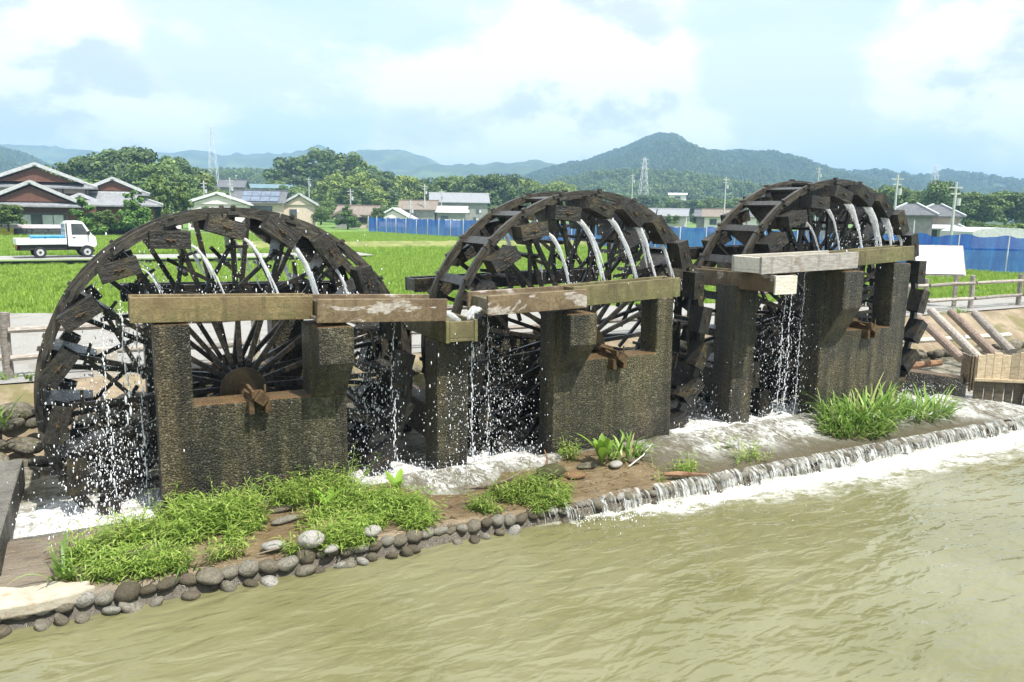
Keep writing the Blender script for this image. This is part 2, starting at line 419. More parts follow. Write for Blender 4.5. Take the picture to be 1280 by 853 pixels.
# churning white channel water
mt, g = new_mat('channel_water'); M_chan = mt
v = pos(g); s3 = g.new('ShaderNodeSeparateXYZ', i_0=v)
n1 = g.noise(g.scalev(v, 1, 1.3, 1), 2.0, 7, .62, 1.0); n2 = g.noise(v, 13, 6, .7, .3)
fo = g.mapr(g.math('ADD', g.math('MULTIPLY', n1, .65), g.math('MULTIPLY', n2, .35)), .42, .57)
at = g.new('ShaderNodeAttribute', attribute_name='foam')
fo = g.math('MULTIPLY', g.math('ADD', fo, g.mapr(at.outputs['Fac'], .6, 1.0, 0, .6)), at.outputs['Fac'], clamp=True)
col = g.mix(fo, g.mix(g.mapr(n1, .3, .7), (.12, .105, .06), (.22, .20, .13)), g.ramp(n2, [(.35, (.50, .50, .46)), (.55, (.76, .76, .73)), (.7, (.84, .84, .82))]))
finish(g, col, g.math('ADD', .06, g.math('MULTIPLY', fo, .5)), g.math('ADD', n1, g.math('MULTIPLY', n2, .5)), .07, .5, {'IOR': 1.33})

# thin clear sheet on the terrace
mt, g = new_mat('shallow_water'); M_shallow = mt
v = pos(g)
n1 = g.noise(g.scalev(v, 1.6, .8, 1), 1.6, 6, .62, .9); n2 = g.noise(g.scalev(v, 1.8, .9, 1), 11, 6, .68, .6)
at = g.new('ShaderNodeAttribute', attribute_name='foam')
fo = g.mapr(g.math('ADD', g.math('MULTIPLY', n1, .5), g.math('MULTIPLY', n2, .5)), .44, .60)
fo = g.math('MULTIPLY', fo, g.mapr(at.outputs['Fac'], .05, .8), clamp=True)
fo = g.math('MAXIMUM', fo, g.math('MULTIPLY', g.mapr(n2, .42, .62, .08, .9), g.mapr(at.outputs['Fac'], .65, 1.0)))
p = g.new('ShaderNodeBsdfPrincipled', i_Base_Color=(.70, .71, .68, 1), i_Roughness=.3)
gl = g.new('ShaderNodeBsdfPrincipled', i_Base_Color=(.165, .15, .105, 1), i_Roughness=.05, i_IOR=1.33)
tr = g.new('ShaderNodeBsdfTransparent', i_0=(.95, .93, .88, 1))
b = g.new('ShaderNodeBump', i_Height=g.math('ADD', n1, g.math('MULTIPLY', n2, .7)), i_Distance=.05, i_Strength=1.0)
g.l.new(b.outputs[0], p.inputs['Normal']); g.l.new(b.outputs[0], gl.inputs['Normal'])
m1 = g.new('ShaderNodeMixShader', i_0=g.mapr(at.outputs['Fac'], 0, .4, .55, .88), i_1=tr.outputs[0], i_2=gl.outputs[0])
m2 = g.new('ShaderNodeMixShader', i_0=fo, i_1=m1.outputs[0], i_2=p.outputs[0])
g.new('ShaderNodeOutputMaterial', i_Surface=m2.outputs[0])

# falling water: streaky, partly see-through
mt, g = new_mat('falling_water'); M_fall = mt
uv = g.new('ShaderNodeUVMap').outputs[0]
n1 = g.noise(g.scalev(uv, 9, 2.2, 1), 1.0, 5, .65, .5); n2 = g.noise(pos(g), 45, 4, .7)
a = g.mapr(g.math('ADD', g.math('MULTIPLY', n1, .6), g.math('MULTIPLY', n2, .4)), .36, .62, .10, .88)
p = g.new('ShaderNodeBsdfPrincipled', i_Base_Color=(.95, .96, .97, 1), i_Roughness=.10, i_IOR=1.33)
p.inputs['Subsurface Weight'].default_value = 0.0
b = g.new('ShaderNodeBump', i_Height=g.math('ADD', n1, n2), i_Distance=.006); g.l.new(b.outputs[0], p.inputs['Normal'])
tl = g.new('ShaderNodeBsdfTranslucent', i_0=(.95, .96, .97, 1))
ms = g.new('ShaderNodeMixShader', i_0=.35, i_1=p.outputs[0], i_2=tl.outputs[0])
tr = g.new('ShaderNodeBsdfTransparent', i_0=(.97, .98, .99, 1))
m2 = g.new('ShaderNodeMixShader', i_0=a, i_1=tr.outputs[0], i_2=ms.outputs[0])
g.new('ShaderNodeOutputMaterial', i_Surface=m2.outputs[0])
mt, g = new_mat('weir_film'); M_film = mt
uv = g.new('ShaderNodeUVMap').outputs[0]; n1 = g.noise(g.scalev(uv, 10, .9, 1), 1.0, 5, .7, .6); n2 = g.noise(pos(g), 9, 4, .6)
a = g.mapr(g.math('ADD', g.math('MULTIPLY', n1, .7), g.math('MULTIPLY', n2, .3)), .44, .64, .04, .80)
p = g.new('ShaderNodeBsdfPrincipled', i_Base_Color=(.62, .64, .62, 1), i_Roughness=.15, i_IOR=1.33)
tr = g.new('ShaderNodeBsdfTransparent', i_0=(.86, .85, .80, 1)); m2 = g.new('ShaderNodeMixShader', i_0=a, i_1=tr.outputs[0], i_2=p.outputs[0])
g.new('ShaderNodeOutputMaterial', i_Surface=m2.outputs[0])
M_drop = mat_simple('water_drop', (.78, .80, .82), (.88, .9, .92), 30, .15, 0, 'pos', spec=.6)


def mat_leaf(name, c1, c2, c3, trans=.25, rough=.5, island=True, dead=None):
    mt, g = new_mat(name)
    rv = g.new('ShaderNodeNewGeometry').outputs['Random Per Island']
    r = g.math('ADD', g.math('MULTIPLY', rv, .65), g.math('MULTIPLY', g.noise(pos(g), .35 if not island else 1.2, 3), .35))
    col = g.ramp(r, [(.1, c1), (.5, c2), (.78, c3), (.84, dead or c3)])
    f = g.mapr(orand(g), 0, 1, .8, 1.2, False)
    col = g.mix(1.0, col, g.new('ShaderNodeCombineXYZ', i_0=f, i_1=f, i_2=g.math('MULTIPLY', f, .95)).outputs[0], 'MULTIPLY')
    d = g.new('ShaderNodeBsdfPrincipled', i_Roughness=rough); g.l.new(col, d.inputs['Base Color']); d.inputs['Specular IOR Level'].default_value = .3
    t = g.new('ShaderNodeBsdfTranslucent'); g.l.new(col, t.inputs[0])
    mm = g.new('ShaderNodeMixShader', i_0=trans, i_1=d.outputs[0], i_2=t.outputs[0])
    g.new('ShaderNodeOutputMaterial', i_Surface=mm.outputs[0])
    return mt


M_grass = mat_leaf('terrace_grass', (.13, .22, .035), (.25, .37, .07), (.42, .52, .15), .38, .45, True, (.42, .33, .16))
M_reed = mat_leaf('reed_leaf', (.09, .18, .03), (.17, .29, .055), (.32, .43, .13), .35, .35, True, (.45, .38, .2))
M_canna = mat_leaf('broad_leaf', (.16, .30, .03), (.22, .38, .05), (.30, .46, .08), .35, .35)
M_rice = mat_leaf('rice_leaf', (.18, .30, .035), (.25, .39, .055), (.34, .47, .09), .35, .5)
M_tree_dark = mat_leaf('dark_tree_leaf', (.038, .072, .024), (.080, .135, .040), (.15, .22, .065), .2, .5)
M_tree_mid = mat_leaf('mid_tree_leaf', (.056, .10, .027), (.115, .185, .045), (.21, .29, .075), .2, .5)
M_tree_light = mat_leaf('light_tree_leaf', (.11, .165, .036), (.21, .285, .062), (.33, .39, .105), .25, .5)
M_pine = mat_leaf('pine_needle', (.030, .080, .016), (.075, .16, .03), (.15, .26, .05), .2, .5)
M_bark = mat_simple('bark', (.06, .045, .03), (.13, .10, .07), 5, .9, .02, 'obj')
M_hill = mat_simple('hill_forest', (.030, .055, .026), (.060, .092, .036), .03, .95, 0, 'pos', c3=(.095, .135, .05), s3=.45, detail=8)
M_forest = mat_leaf('forest_leaf', (.044, .085, .034), (.09, .15, .05), (.16, .235, .075), .1, .6, False)
M_ground = mat_simple('far_ground', (.10, .19, .03), (.15, .26, .045), .15, .95, 0, 'pos', c3=(.17, .17, .09), s3=.2)
M_fieldsoil = mat_simple('field_soil', (.17, .28, .036), (.23, .36, .05), 1.5, .95, 0, 'pos')
M_tile = mat_simple('gray_roof_tile', (.20, .21, .225), (.29, .30, .315), 3, .5, .03, 'obj', spec=.5, bscale=6)
M_tile_dark = mat_simple('dark_roof_tile', (.09, .095, .105), (.15, .155, .165), 3, .5, .03, 'obj', bscale=6)
M_tile_brown = mat_simple('brown_roof_tile', (.17, .135, .11), (.25, .21, .17), 3, .6, .03, 'obj', bscale=6)
M_ridge = mat_simple('pale_ridge_tile', (.42, .43, .44), (.55, .56, .57), 5, .6, 0, 'obj')
M_brownwood = mat_simple('brown_cladding', (.12, .052, .034), (.17, .078, .05), 6, .7, .01, 'obj')
M_cream = mat_simple('cream_plaster', (.56, .46, .38), (.65, .55, .46), 3, .8, 0, 'obj')
M_white = mat_simple('white_plaster', (.77, .68, .70), (.82, .74, .76), 2, .8, 0, 'obj')
M_graywall = mat_simple('gray_siding', (.24, .24, .235), (.32, .315, .30), 2, .8, 0, 'obj')
M_metalroof = mat_simple('white_metal_roof', (.66, .67, .68), (.76, .77, .78), 1, .45, 0, 'obj')
M_glass = mat_simple('window_glass', (.05, .06, .07), (.10, .11, .12), 1, .08, 0, 'obj', spec=.8)
M_curtain = mat_simple('curtained_glass', (.52, .54, .55), (.62, .64, .65), 1, .25, 0, 'obj', spec=.6)
M_frame = mat_simple('window_frame', (.10, .09, .08), (.14, .13, .12), 4, .5, 0, 'obj')
M_solar = mat_simple('solar_glass', (.10, .13, .18), (.16, .20, .26), 1, .12, 0, 'obj', spec=.8)
M_black = mat_simple('black_rubber', (.016, .016, .016), (.032, .032, .032), 12, .75, 0, 'obj')
M_darkplastic = mat_simple('dark_crate', (.05, .055, .06), (.09, .10, .10), 6, .6, 0, 'obj')
M_yellow = mat_simple('yellow_crate', (.62, .50, .03), (.70, .58, .05), 4, .5, 0, 'obj')
M_bluecrate = mat_simple('blue_crate', (.08, .33, .58), (.14, .42, .66), 4, .5, 0, 'obj')
M_steel = mat_simple('pale_steel', (.55, .56, .57), (.68, .69, .70), 4, .45, 0, 'obj', spec=.5)
M_pole = mat_simple('concrete_pole', (.42, .43, .43), (.52, .53, .53), 4, .8, 0, 'obj')
M_rimsteel = mat_simple('wheel_steel', (.45, .45, .46), (.58, .58, .59), 8, .4, 0, 'obj', metal=.3)
M_red = mat_simple('red_lens', (.45, .03, .02), (.52, .05, .03), 5, .25, 0, 'obj')
M_sign = mat_simple('white_board', (.80, .80, .80), (.84, .84, .84), 2, .5, 0, 'obj')
# blue crop net
mt, g = new_mat('blue_net'); M_net = mt
v = pos(g); n1 = g.noise(g.scalev(v, 1.1, 1.1, .25), 1.8, 5, .6, .3); n2 = g.noise(g.scalev(v, 2.5, 2.5, .7), 3.5, 4, .6)
col = g.mix(g.mapr(n1, .35, .65), (.010, .105, .58), (.03, .21, .74)); col = g.mix(g.mapr(n2, .6, .75, 0, .6), col, (.26, .50, .80))
d = g.new('ShaderNodeBsdfPrincipled', i_Roughness=.6); g.l.new(col, d.inputs['Base Color'])
t = g.new('ShaderNodeBsdfTranslucent'); g.l.new(col, t.inputs[0])
ms = g.new('ShaderNodeMixShader', i_0=.35, i_1=d.outputs[0], i_2=t.outputs[0])
tr = g.new('ShaderNodeBsdfTransparent'); m2 = g.new('ShaderNodeMixShader', i_0=.86, i_1=tr.outputs[0], i_2=ms.outputs[0])
g.new('ShaderNodeOutputMaterial', i_Surface=m2.outputs[0])

# ================================================================ THE GROUND
CH_Y0, CH_Y1, CH_Z = 8.32, 11.0, 0.20     # channel behind the frames


def rng(a, b, s): n = max(1, int(round((b - a) / s))); return [a + (b - a) * i / n for i in range(n + 1)]


FAR = 3350.0
# one ground sheet reaching the horizon with the river bed cut low near the camera
xs = sorted(set([-FAR, -1500, -600, -250, -120, -70] + rng(-40, 60, 2.5) + [80, 120, 250, 600, 1500, FAR]))
ys = sorted(set([-FAR, -1500, -500, -150, -60, -25, -12, -6, 0, 4, 6.5, 8.3, 10.8, 11.9, 12.0, 12.49, 12.6, 15] + rng(18, 80, 6) + [95, 130, 200, 350, 700, 1500, FAR]))


def ground_z(x, y): return -1.0 if -24 < y < 12.3 else .60
o = link('ground', grid_mesh('ground', xs, ys, ground_z, M_ground, False)); tag(o, kind='structure')


# river surface, displaced for real near the camera
def river_z(x, y):
    a = fb(x * .55 + y * .18, y * 1.15, 3.1, 3) * .008 + fb(x * 1.5, y * 2.9, 8.2, 2) * .006
    a += fb(x * 5, y * 5, 1.2, 3) * .022 * sstep(4.2, 7, x) * sstep(6.0, 6.8, y)
    return a


xs = sorted(set([-300, -120, -50, -20, -8] + rng(-4, 22, .075) + rng(22, 40, .4) + [60, 120, 300])); ys = sorted(set([-24, -10, -2] + rng(0, 1.8, .3) + rng(1.8, 7.2, .055)))
o = link('water', grid_mesh('river', xs, ys, river_z, M_river)); tag(o, kind='structure')


# terrace (muddy stream bed between the frames and the river)
def terr_z(x, y):
    t = sstep(7.05, 8.4, y); z = .17 + .10 * t + fb(x * .9, y * .9, 1.7, 4) * .022 + fb(x * 4, y * 4, 5.7, 3) * .010
    z -= .05 * sstep(3.0, 4.5, x) * (1 - sstep(7.0, 7.7, y)) * .4
    if y < 7.09: z = min(z, .10)
    if y < 7.0: z = -.3
    return z


xs = sorted(set([-30, -12, -6, -3] + rng(-2, 17, .09) + rng(17, 40, 1.0))); ys = [6.98, 7.02, 7.08] + rng(7.12, 8.30, .085)
terrace = link('terrace', grid_mesh('terrace', xs, ys, terr_z, M_mud)); tag(terrace, kind='structure')
# concrete lip of the channel
lip = MB()
for (a, b) in ((-.93, 1.05), (1.05, 2.6), (2.6, 4.9), (5.1, 7.3), (7.3, 9.8), (9.8, 12.6)):
    lip.box(a + .003, b - .003, 8.28, 8.40, -.9, .265 - .02 * abs(math.sin(a * 3)))
lo = lip.build('lip', M_conc_gray, terrace, bevel=.012)


def foam_attr(o, fn):
    me = o.data; at = me.attributes.new('foam', 'FLOAT', 'POINT')
    at.data.foreach_set('value', [fn(v.co.x, v.co.y) for v in me.vertices])


# channel water behind the lip
def blob(x, y, cx, cy, rx, ry): return max(0., 1 - math.hypot((x - cx) / rx, (y - cy) / ry))
def chan_foam(x, y):
    f = .22
    f += 2.2 * blob(x, y, -.35, 8.7, 1.3, 1.0) + 1.4 * blob(x, y, .4, 8.5, 1.2, .5) + 1.2 * blob(x, y, 3.0, 8.8, 1.0, .8) + 1.7 * blob(x, y, 4.5, 8.9, .9, .9)
    f += 1.4 * blob(x, y, 8.0, 8.8, 1.0, .8) + 1.8 * blob(x, y, 9.6, 9.3, 1.3, 1.1) + 2.0 * blob(x, y, 13.0, 8.8, 1.6, 1.0)
    return min(1., f)
def chan_z(x, y):
    f = chan_foam(x, y); return CH_Z + fb(x * 1.6, y * 1.6, 2.2, 4) * .035 + fb(x * 5, y * 5, 7.2, 4) * .05 * f


xs = sorted(set([-14, -7, -4, -2] + rng(-1.3, 16.5, .085) + [18, 22, 30])); ys = rng(8.36, 11.4, .09)
o = link('water', grid_mesh('channel_water', xs, ys, chan_z, M_chan)); tag(o, kind='structure'); foam_attr(o, chan_foam)


# shallow sheet flowing over the terrace on the right and round the posts
def shal_foam(x, y):
    f = .3 * sstep(3.0, 3.6, x) * sstep(7.5, 8.2, y) + 1.7 * blob(x, y, 3.5, 8.25, .75, .6) + 1.5 * blob(x, y, 4.6, 8.5, .7, .5)
    f += 1.2 * blob(x, y, 7.9, 8.3, 1.3, .8) + 1.35 * blob(x, y, 9.3, 8.5, 1.3, .75) + 1.5 * blob(x, y, 12.9, 8.3, 1.6, .8) + .85 * blob(x, y, 13.8, 7.6, 2.5, .9)
    f += .55 * sstep(5.8, 7.4, x) * (1 - sstep(15, 18, x)) * sstep(7.0, 7.8, y)
    return min(.82, f * .8)
def shal_z(x, y):
    f = shal_foam(x, y)
    cover = max(sstep(5.6, 6.6, x), sstep(.05, .5, f)) * (1 - .8 * blob(x, y, 9.9, 7.6, 1.0, .6))
    return terr_z(x, max(y, 7.12)) - .03 + .055 * cover + fb(x * 5, y * 5, 3.2, 4) * .03 * f


xs = rng(2.6, 16.5, .07); ys = rng(7.06, 8.45, .06)
o = link('water', grid_mesh('shallow_water', xs, ys, shal_z, M_shallow)); tag(o, kind='structure'); foam_attr(o, shal_foam)


# bank rising from the channel to the path
def bank_z(x, y):
    t = sstep(10.9, 12.1, y); right = sstep(13, 15, x)
    t = t * (1 - right) + right * sstep(10.6, 12.3, y)
    return .02 + 1.0 * t + fb(x * .9, y * .9, 4.4, 4) * .06 * (1 - abs(2 * t - 1) * .6)


xs = [-60, -30, -14] + rng(-8, 30, .3) + [45, 60]; ys = rng(10.6, 12.4, .15)
o = link('bank', grid_mesh('bank', xs, ys, bank_z, M_dirt)); tag(o, kind='structure')


def sheet(name, poly, z, mat):
    me = bpy.data.meshes.new(name); me.from_pydata([(x, y, z) for x, y in poly], [], [tuple(range(len(poly)))]); me.materials.append(mat)
    o = link(name, me); tag(o, kind='structure'); return o


FE = [(-60, 32.5), (-2, 20.4), (1.1, 19.2), (10, 17.0), (22, 14.7), (40, 12.95), (60, 12.6)]     # near edge of the rice field
sheet('path', [(-60, 12.2), (60, 12.2)] + FE[::-1], 1.03, M_gravel)
q_ = MB()
for (a, b_) in zip(FE[:-1], FE[1:]): q_.add([(a[0], a[1], 1.03), (b_[0], b_[1], 1.03), (b_[0], b_[1] + .35, .5), (a[0], a[1] + .35, .5)], [(0, 1, 2, 3)])
tag(q_.build('path', M_dirt), kind='structure')
sheet('road', [(-70, 43.2), (14, 43.2), (14, 46.6), (-70, 46.6)], .874, M_road)

# ================================================================ HILLS
PROF = dict(
 F=[(-0.7063, 0.0787), (-0.6562, 0.0785), (-0.616, 0.0781), (-0.5661, 0.0749), (-0.5061, 0.0709), (-0.4657, 0.0734), (-0.4307, 0.071), (-0.4003, 0.0763), (-0.3654, 0.07), (-0.3151, 0.0707), (-0.2748, 0.0732), (-0.2444, 0.0825), (-0.2146, 0.0702), (-0.1644, 0.0631)],
 F2=[(-0.2652, 0.0567), (-0.2145, 0.0741), (-0.1943, 0.0783), (-0.1642, 0.0797), (-0.1341, 0.0782), (-0.104, 0.0689), (-0.0889, 0.0612), (-0.0234, 0.0533)],
 F3=[(-0.1646, 0.0483), (-0.104, 0.059), (-0.0537, 0.0617), (-0.0235, 0.0622), (0.0167, 0.0686), (0.0469, 0.0671), (0.0771, 0.0646), (0.1177, 0.0554)],
 M=[(-0.0838, 0.0287), (-0.003, 0.0398), (0.0472, 0.0533), (0.0972, 0.0678), (0.1269, 0.079), (0.1565, 0.0931), (0.1782, 0.1002), (0.1962, 0.0995), (0.2117, 0.09), (0.2242, 0.0805), (0.2574, 0.08), (0.2814, 0.0813), (0.3076, 0.0797), (0.338, 0.0752), (0.369, 0.0639), (0.4001, 0.0535), (0.4412, 0.0442), (0.5025, 0.0372), (0.5844, 0.0285), (0.6663, 0.0207)],
 R=[(0.3409, 0.0349), (0.4004, 0.0496), (0.4352, 0.055), (0.4718, 0.0516), (0.5012, 0.0501), (0.5379, 0.0565), (0.5716, 0.0521), (0.6047, 0.0446), (0.6535, 0.0424), (0.7245, 0.0404)],
 L=[(-0.7258, 0.0843), (-0.6665, 0.0754), (-0.6468, 0.0708), (-0.6172, 0.0654), (-0.588, 0.053), (-0.5586, 0.0416), (-0.5092, 0.0265)],
 H=[(-0.4986, 0.0326), (-0.4474, 0.0432), (-0.3865, 0.049), (-0.3158, 0.053), (-0.2857, 0.0475), (-0.2253, 0.0405), (-0.1445, 0.0318)],
 K=[(-0.0029, 0.0299), (0.0474, 0.0445), (0.0976, 0.0531), (0.1377, 0.0596), (0.1883, 0.0554), (0.2391, 0.0472), (0.3003, 0.0372), (0.3613, 0.0332), (0.4428, 0.0264)])
HILLS = {}


def hill(name, key, D, foot, seed, ext=.10, amp=10., step=.003):
    """a ridge: crest heights follow the skyline slopes at distance D, spurs run down to the plain"""
    pr = PROF[key]; T = [p[0] for p in pr]; S = [p[1] for p in pr]
    ts = rng(T[0] - ext, T[-1] + ext, step); us = [0, .04, .09, .15, .22, .3, .38, .46, .54, .62, .7, .77, .83, .88, .92, .96, 1.0, 1.05, 1.12, 1.22, 1.36]
    V = []
    for u in us:
        for t in ts:
            s = np.interp(t, T, S)
            if t < T[0]: s *= sstep(T[0] - ext, T[0], t) if key not in ('F', 'L') else 1
            if t > T[-1]: s *= sstep(T[-1] + ext, T[-1], t) if key not in ('R', 'M') else 1
            H = EYE + s * D - 8
            d = foot + (D - foot) * u
            p = r0 * (t * D * (.25 + .75 * d / D)) + f0 * d
            if u <= 1: prof = (sstep(0, 1.25, u) / sstep(0, 1.25, 1)) ** .85
            else: prof = 1 - sstep(1.0, 1.40, u) * .9
            sp = fb(p.x / 170 + seed, p.y / 170, seed, 4); rid = 1 - abs(sp) * 1.6
            z = H * prof + amp * 3.2 * rid * prof * (1 - prof) * 2.2 + amp * .45 * fb(p.x / 45, p.y / 45, seed, 3) * min(1, prof * 3) * (0.5 if u > .9 else 1)
            V.append((p.x, p.y, max(z, -2)))
    nx = len(ts)
    F = [(j * nx + i, j * nx + i + 1, (j + 1) * nx + i + 1, (j + 1) * nx + i) for j in range(len(us) - 1) for i in range(nx - 1)]
    o = link(name, raw_mesh(name, V, F, M_hill, True)); tag(o, kind='structure'); HILLS[key] = o


hill('mountain', 'F', 1900, 1150, 1.3, .1, 16)
hill('mountain', 'F2', 1800, 1150, 2.9, .08, 14)
hill('mountain', 'F3', 1500, 950, 4.1, .08, 14)
hill('mountain', 'M', 1250, 500, 5.7, .10, 9)
hill('mountain', 'R', 1250, 650, 6.4, .1, 12)
hill('mountain', 'L', 1000, 560, 7.7, .1, 10)
hill('hill', 'H', 700, 330, 8.8, .1, 6)
hill('hill', 'K', 620, 330, 9.9, .1, 6)


# ================================================================ FOLIAGE
def np_leaves(PN, seed, size):
    """leaf quads at the given centres, turned roughly outward from their clump"""
    rs = np.random.RandomState(seed); C_, N_ = PN; n = len(C_)
    nn = N_ * .9 + np.array([0, 0, .35]) + rs.normal(size=(n, 3)) * .42; nn /= np.linalg.norm(nn, axis=1)[:, None]
    a = np.cross(nn, rs.normal(size=(n, 3))); a /= np.linalg.norm(a, axis=1)[:, None]; b = np.cross(nn, a)
    s = size * rs.uniform(.6, 1.35, (n, 1)); a *= s; b *= s * .66
    V = np.stack([C_ - a, C_ + b, C_ + a, C_ - b], 1).reshape(-1, 3); F = np.arange(4 * n).reshape(-1, 4)
    return V, F


def crown_points(seed, clumps, n, squash=(1, 1, 1)):
    rs = np.random.RandomState(seed); out = []; nr = []
    tot = sum(c[3] ** 2 for c in clumps)
    for cx, cy, cz, cr in clumps:
        k = max(4, int(n * cr * cr / tot)); d = rs.normal(size=(k, 3)); d[:, 2] += .25; d /= np.linalg.norm(d, axis=1)[:, None]
        rad = cr * rs.uniform(.5, 1.08, (k, 1)) ** .45
        out.append(np.array([cx, cy, cz]) + d * rad * np.array([1, 1, .8])); nr.append(d)
    return np.concatenate(out), np.concatenate(nr)


def crown_mesh(name, seed, mat, shape='round', n=4200, leaf=.030):
    """unit crown: about 1 wide and 1 tall, base at z=0"""
    r = random.Random(seed); cl = []
    if shape == 'round':
        for i in range(40):
            t = r.random() * 6.283; z = r.uniform(.18, .90); w_ = .40 * math.sin(math.pi * min(1, (z * .86 + .12))) ** .6
            q = w_ * r.uniform(.4, 1.08); cl.append((math.cos(t) * q, math.sin(t) * q, z, r.uniform(.06, .16)))
        cl.append((0, 0, .5, .3))
    elif shape == 'tall':
        for i in range(24):
            z = r.uniform(.1, .93); t = r.random() * 6.283; w_ = .36 * (1 - abs(z - .42) ** 1.6 * 1.5)
            q = max(.03, w_) * r.uniform(.4, 1); cl.append((math.cos(t) * q, math.sin(t) * q, z, r.uniform(.09, .16)))
        cl.append((0, 0, .45, .22))
    elif shape == 'bamboo':
        for i in range(20):
            t = r.random() * 6.283; q = r.uniform(.05, .42); h = r.uniform(.55, .93) * (1 - q * .5)
            for k in range(3): cl.append((math.cos(t) * q * (1 + k * .1), math.sin(t) * q * (1 + k * .1), h - k * .16, r.uniform(.07, .12)))
    P = crown_points(seed, cl, n); V, F = np_leaves(P, seed + 1, leaf)
    return raw_mesh(name, V, F, mat)


def trunk_mesh(name, seed, h=1.0):
    r = random.Random(seed); b = MB()
    b.tube([(0, 0, 0), (.01, .01, .35 * h), (-.01, .02, .8 * h)], [.045, .034, .015], 7)
    for k in range(4):
        t = r.random() * 6.28; z = r.uniform(.2, .5) * h
        b.tube([(0, 0, z), (math.cos(t) * .16, math.sin(t) * .16, z + .18), (math.cos(t) * .27, math.sin(t) * .27, z + .3)], [.02, .012, .006], 5)
    return b.mesh(name, M_bark, True)


CR = {'dark': [crown_mesh('crown', 11 + i, M_tree_dark) for i in range(3)],
      'mid': [crown_mesh('crown', 21 + i, M_tree_mid) for i in range(3)],
      'light': [crown_mesh('crown', 31 + i, M_tree_light) for i in range(2)],
      'bamboo': [crown_mesh('crown', 41 + i, M_tree_light, 'bamboo') for i in range(2)],
      'tall': [crown_mesh('crown', 51 + i, M_tree_mid, 'tall', 3000, .04) for i in range(2)]}
TRUNK = [trunk_mesh('trunk', 60 + i) for i in range(3)]


def tree(x, y, h, wd, kind, label, group=None, z=1.0, cat='tree', name='tree'):
    o = empty(name, (x, y, z), rnd.random() * 6.28, label, cat, group)
    link('trunk', rnd.choice(TRUNK), o, (0, 0, 0), None, (h * .8, h * .8, h))
    link('crown', rnd.choice(CR[kind]), o, (0, 0, h * .10), (0, 0, rnd.random() * 6), (wd, wd, h * .92))
    return o


def P2(t, d): v = r0 * (t * d) + f0 * d; return v.x, v.y      # plain bearing (rightward slope) and distance in metres


GR = 'trees of the grove behind the tiled houses'
LB = {'dark': 'dark broadleaf tree of the dense grove behind the tiled houses', 'mid': 'green broadleaf tree of the dense grove behind the tiled houses', 'light': 'pale green tree at the edge of the grove behind the tiled houses'}
for (t, d, h, wd, k) in [(-.495, 150, 13.6, 15, 'dark'), (-.475, 146, 13.0, 12, 'dark'), (-.53, 150, 11.8, 11, 'mid'), (-.555, 142, 11.0, 10, 'dark'), (-.585, 140, 9.4, 9, 'mid'), (-.60, 138, 7.5, 8, 'light'),
                      (-.45, 152, 11.6, 11, 'mid'), (-.43, 160, 12.5, 11, 'dark'), (-.41, 160, 12.4, 9, 'dark'), (-.395, 158, 9.0, 9, 'light'), (-.505, 138, 10.0, 11, 'dark'), (-.46, 138, 10.0, 11, 'mid'), (-.425, 142, 8.5, 9, 'mid'),
                      (-.54, 132, 7.0, 9, 'mid'), (-.38, 165, 6.0, 9, 'mid'), (-.36, 160, 4.6, 7, 'light')]:
    x, y = P2(t, d); tree(x, y, h, wd, k, LB[k], GR)
GC = 'trees of the wooded rise in the middle distance'
LC = {'dark': 'dark tree on the wooded rise beyond the small houses', 'mid': 'green tree on the wooded rise beyond the small houses', 'light': 'yellowish green tree on the wooded rise beyond the small houses', 'bamboo': 'feathery bamboo clump on the wooded rise beyond the small houses'}
for (t, d, h, wd, k) in [(-.29, 235, 15, 15, 'dark'), (-.275, 238, 19, 17, 'dark'), (-.25, 235, 19.5, 17, 'mid'), (-.225, 230, 19, 16, 'dark'), (-.205, 228, 18, 15, 'mid'), (-.185, 225, 15, 14, 'mid'), (-.17, 222, 12.5, 13, 'dark'), (-.30, 225, 11, 12, 'mid'),
                      (-.26, 215, 12, 14, 'dark'), (-.23, 190, 10, 11, 'light'), (-.215, 182, 11, 10, 'bamboo'), (-.195, 180, 10.8, 11, 'bamboo'), (-.24, 200, 8, 11, 'mid'), (-.175, 185, 10, 11, 'dark'), (-.28, 205, 8, 11, 'mid'), (-.315, 215, 7, 10, 'mid'),
                      (-.205, 170, 7, 10, 'mid'), (-.18, 175, 7.5, 9, 'light')]:
    x, y = P2(t, d); tree(x, y, h, wd, k, LC[k], GC, 1.5)
GL = 'trees of the belt behind the gray barn and blue net'
LL = {'dark': 'dark tree of the tree belt behind the long gray barn', 'mid': 'green tree of the tree belt behind the long gray barn', 'light': 'light green tree of the tree belt behind the long gray barn', 'bamboo': 'feathery bamboo of the tree belt behind the long gray barn'}
for i in range(26):
    t = -.165 + i * .0088 + rnd.uniform(-.003, .003); d = rnd.uniform(195, 222)
    k = rnd.choice(['dark', 'mid', 'mid', 'light', 'bamboo']); h = rnd.uniform(9.0, 11.8) * (d / 200) * (1.0 if t < .02 else .86)
    x, y = P2(t, d); tree(x, y, h, rnd.uniform(8, 11.5), k, LL[k], GL, 1.3)
for (t, d, h, wd, k) in [(-.035, 190, 11.2, 12, 'dark'), (-.018, 188, 10.6, 11, 'dark'), (-.052, 192, 10, 9, 'mid')]:
    x, y = P2(t, d); tree(x, y, h, wd, k, LL[k], GL, 1.3)
GRt = 'trees beyond the blue net on the right'
LR = {'dark': 'dark tree behind the hipped roof house beyond the blue net', 'mid': 'green tree beyond the blue net near the hipped roof house', 'light': 'light tree beyond the blue net near the hipped roof house'}
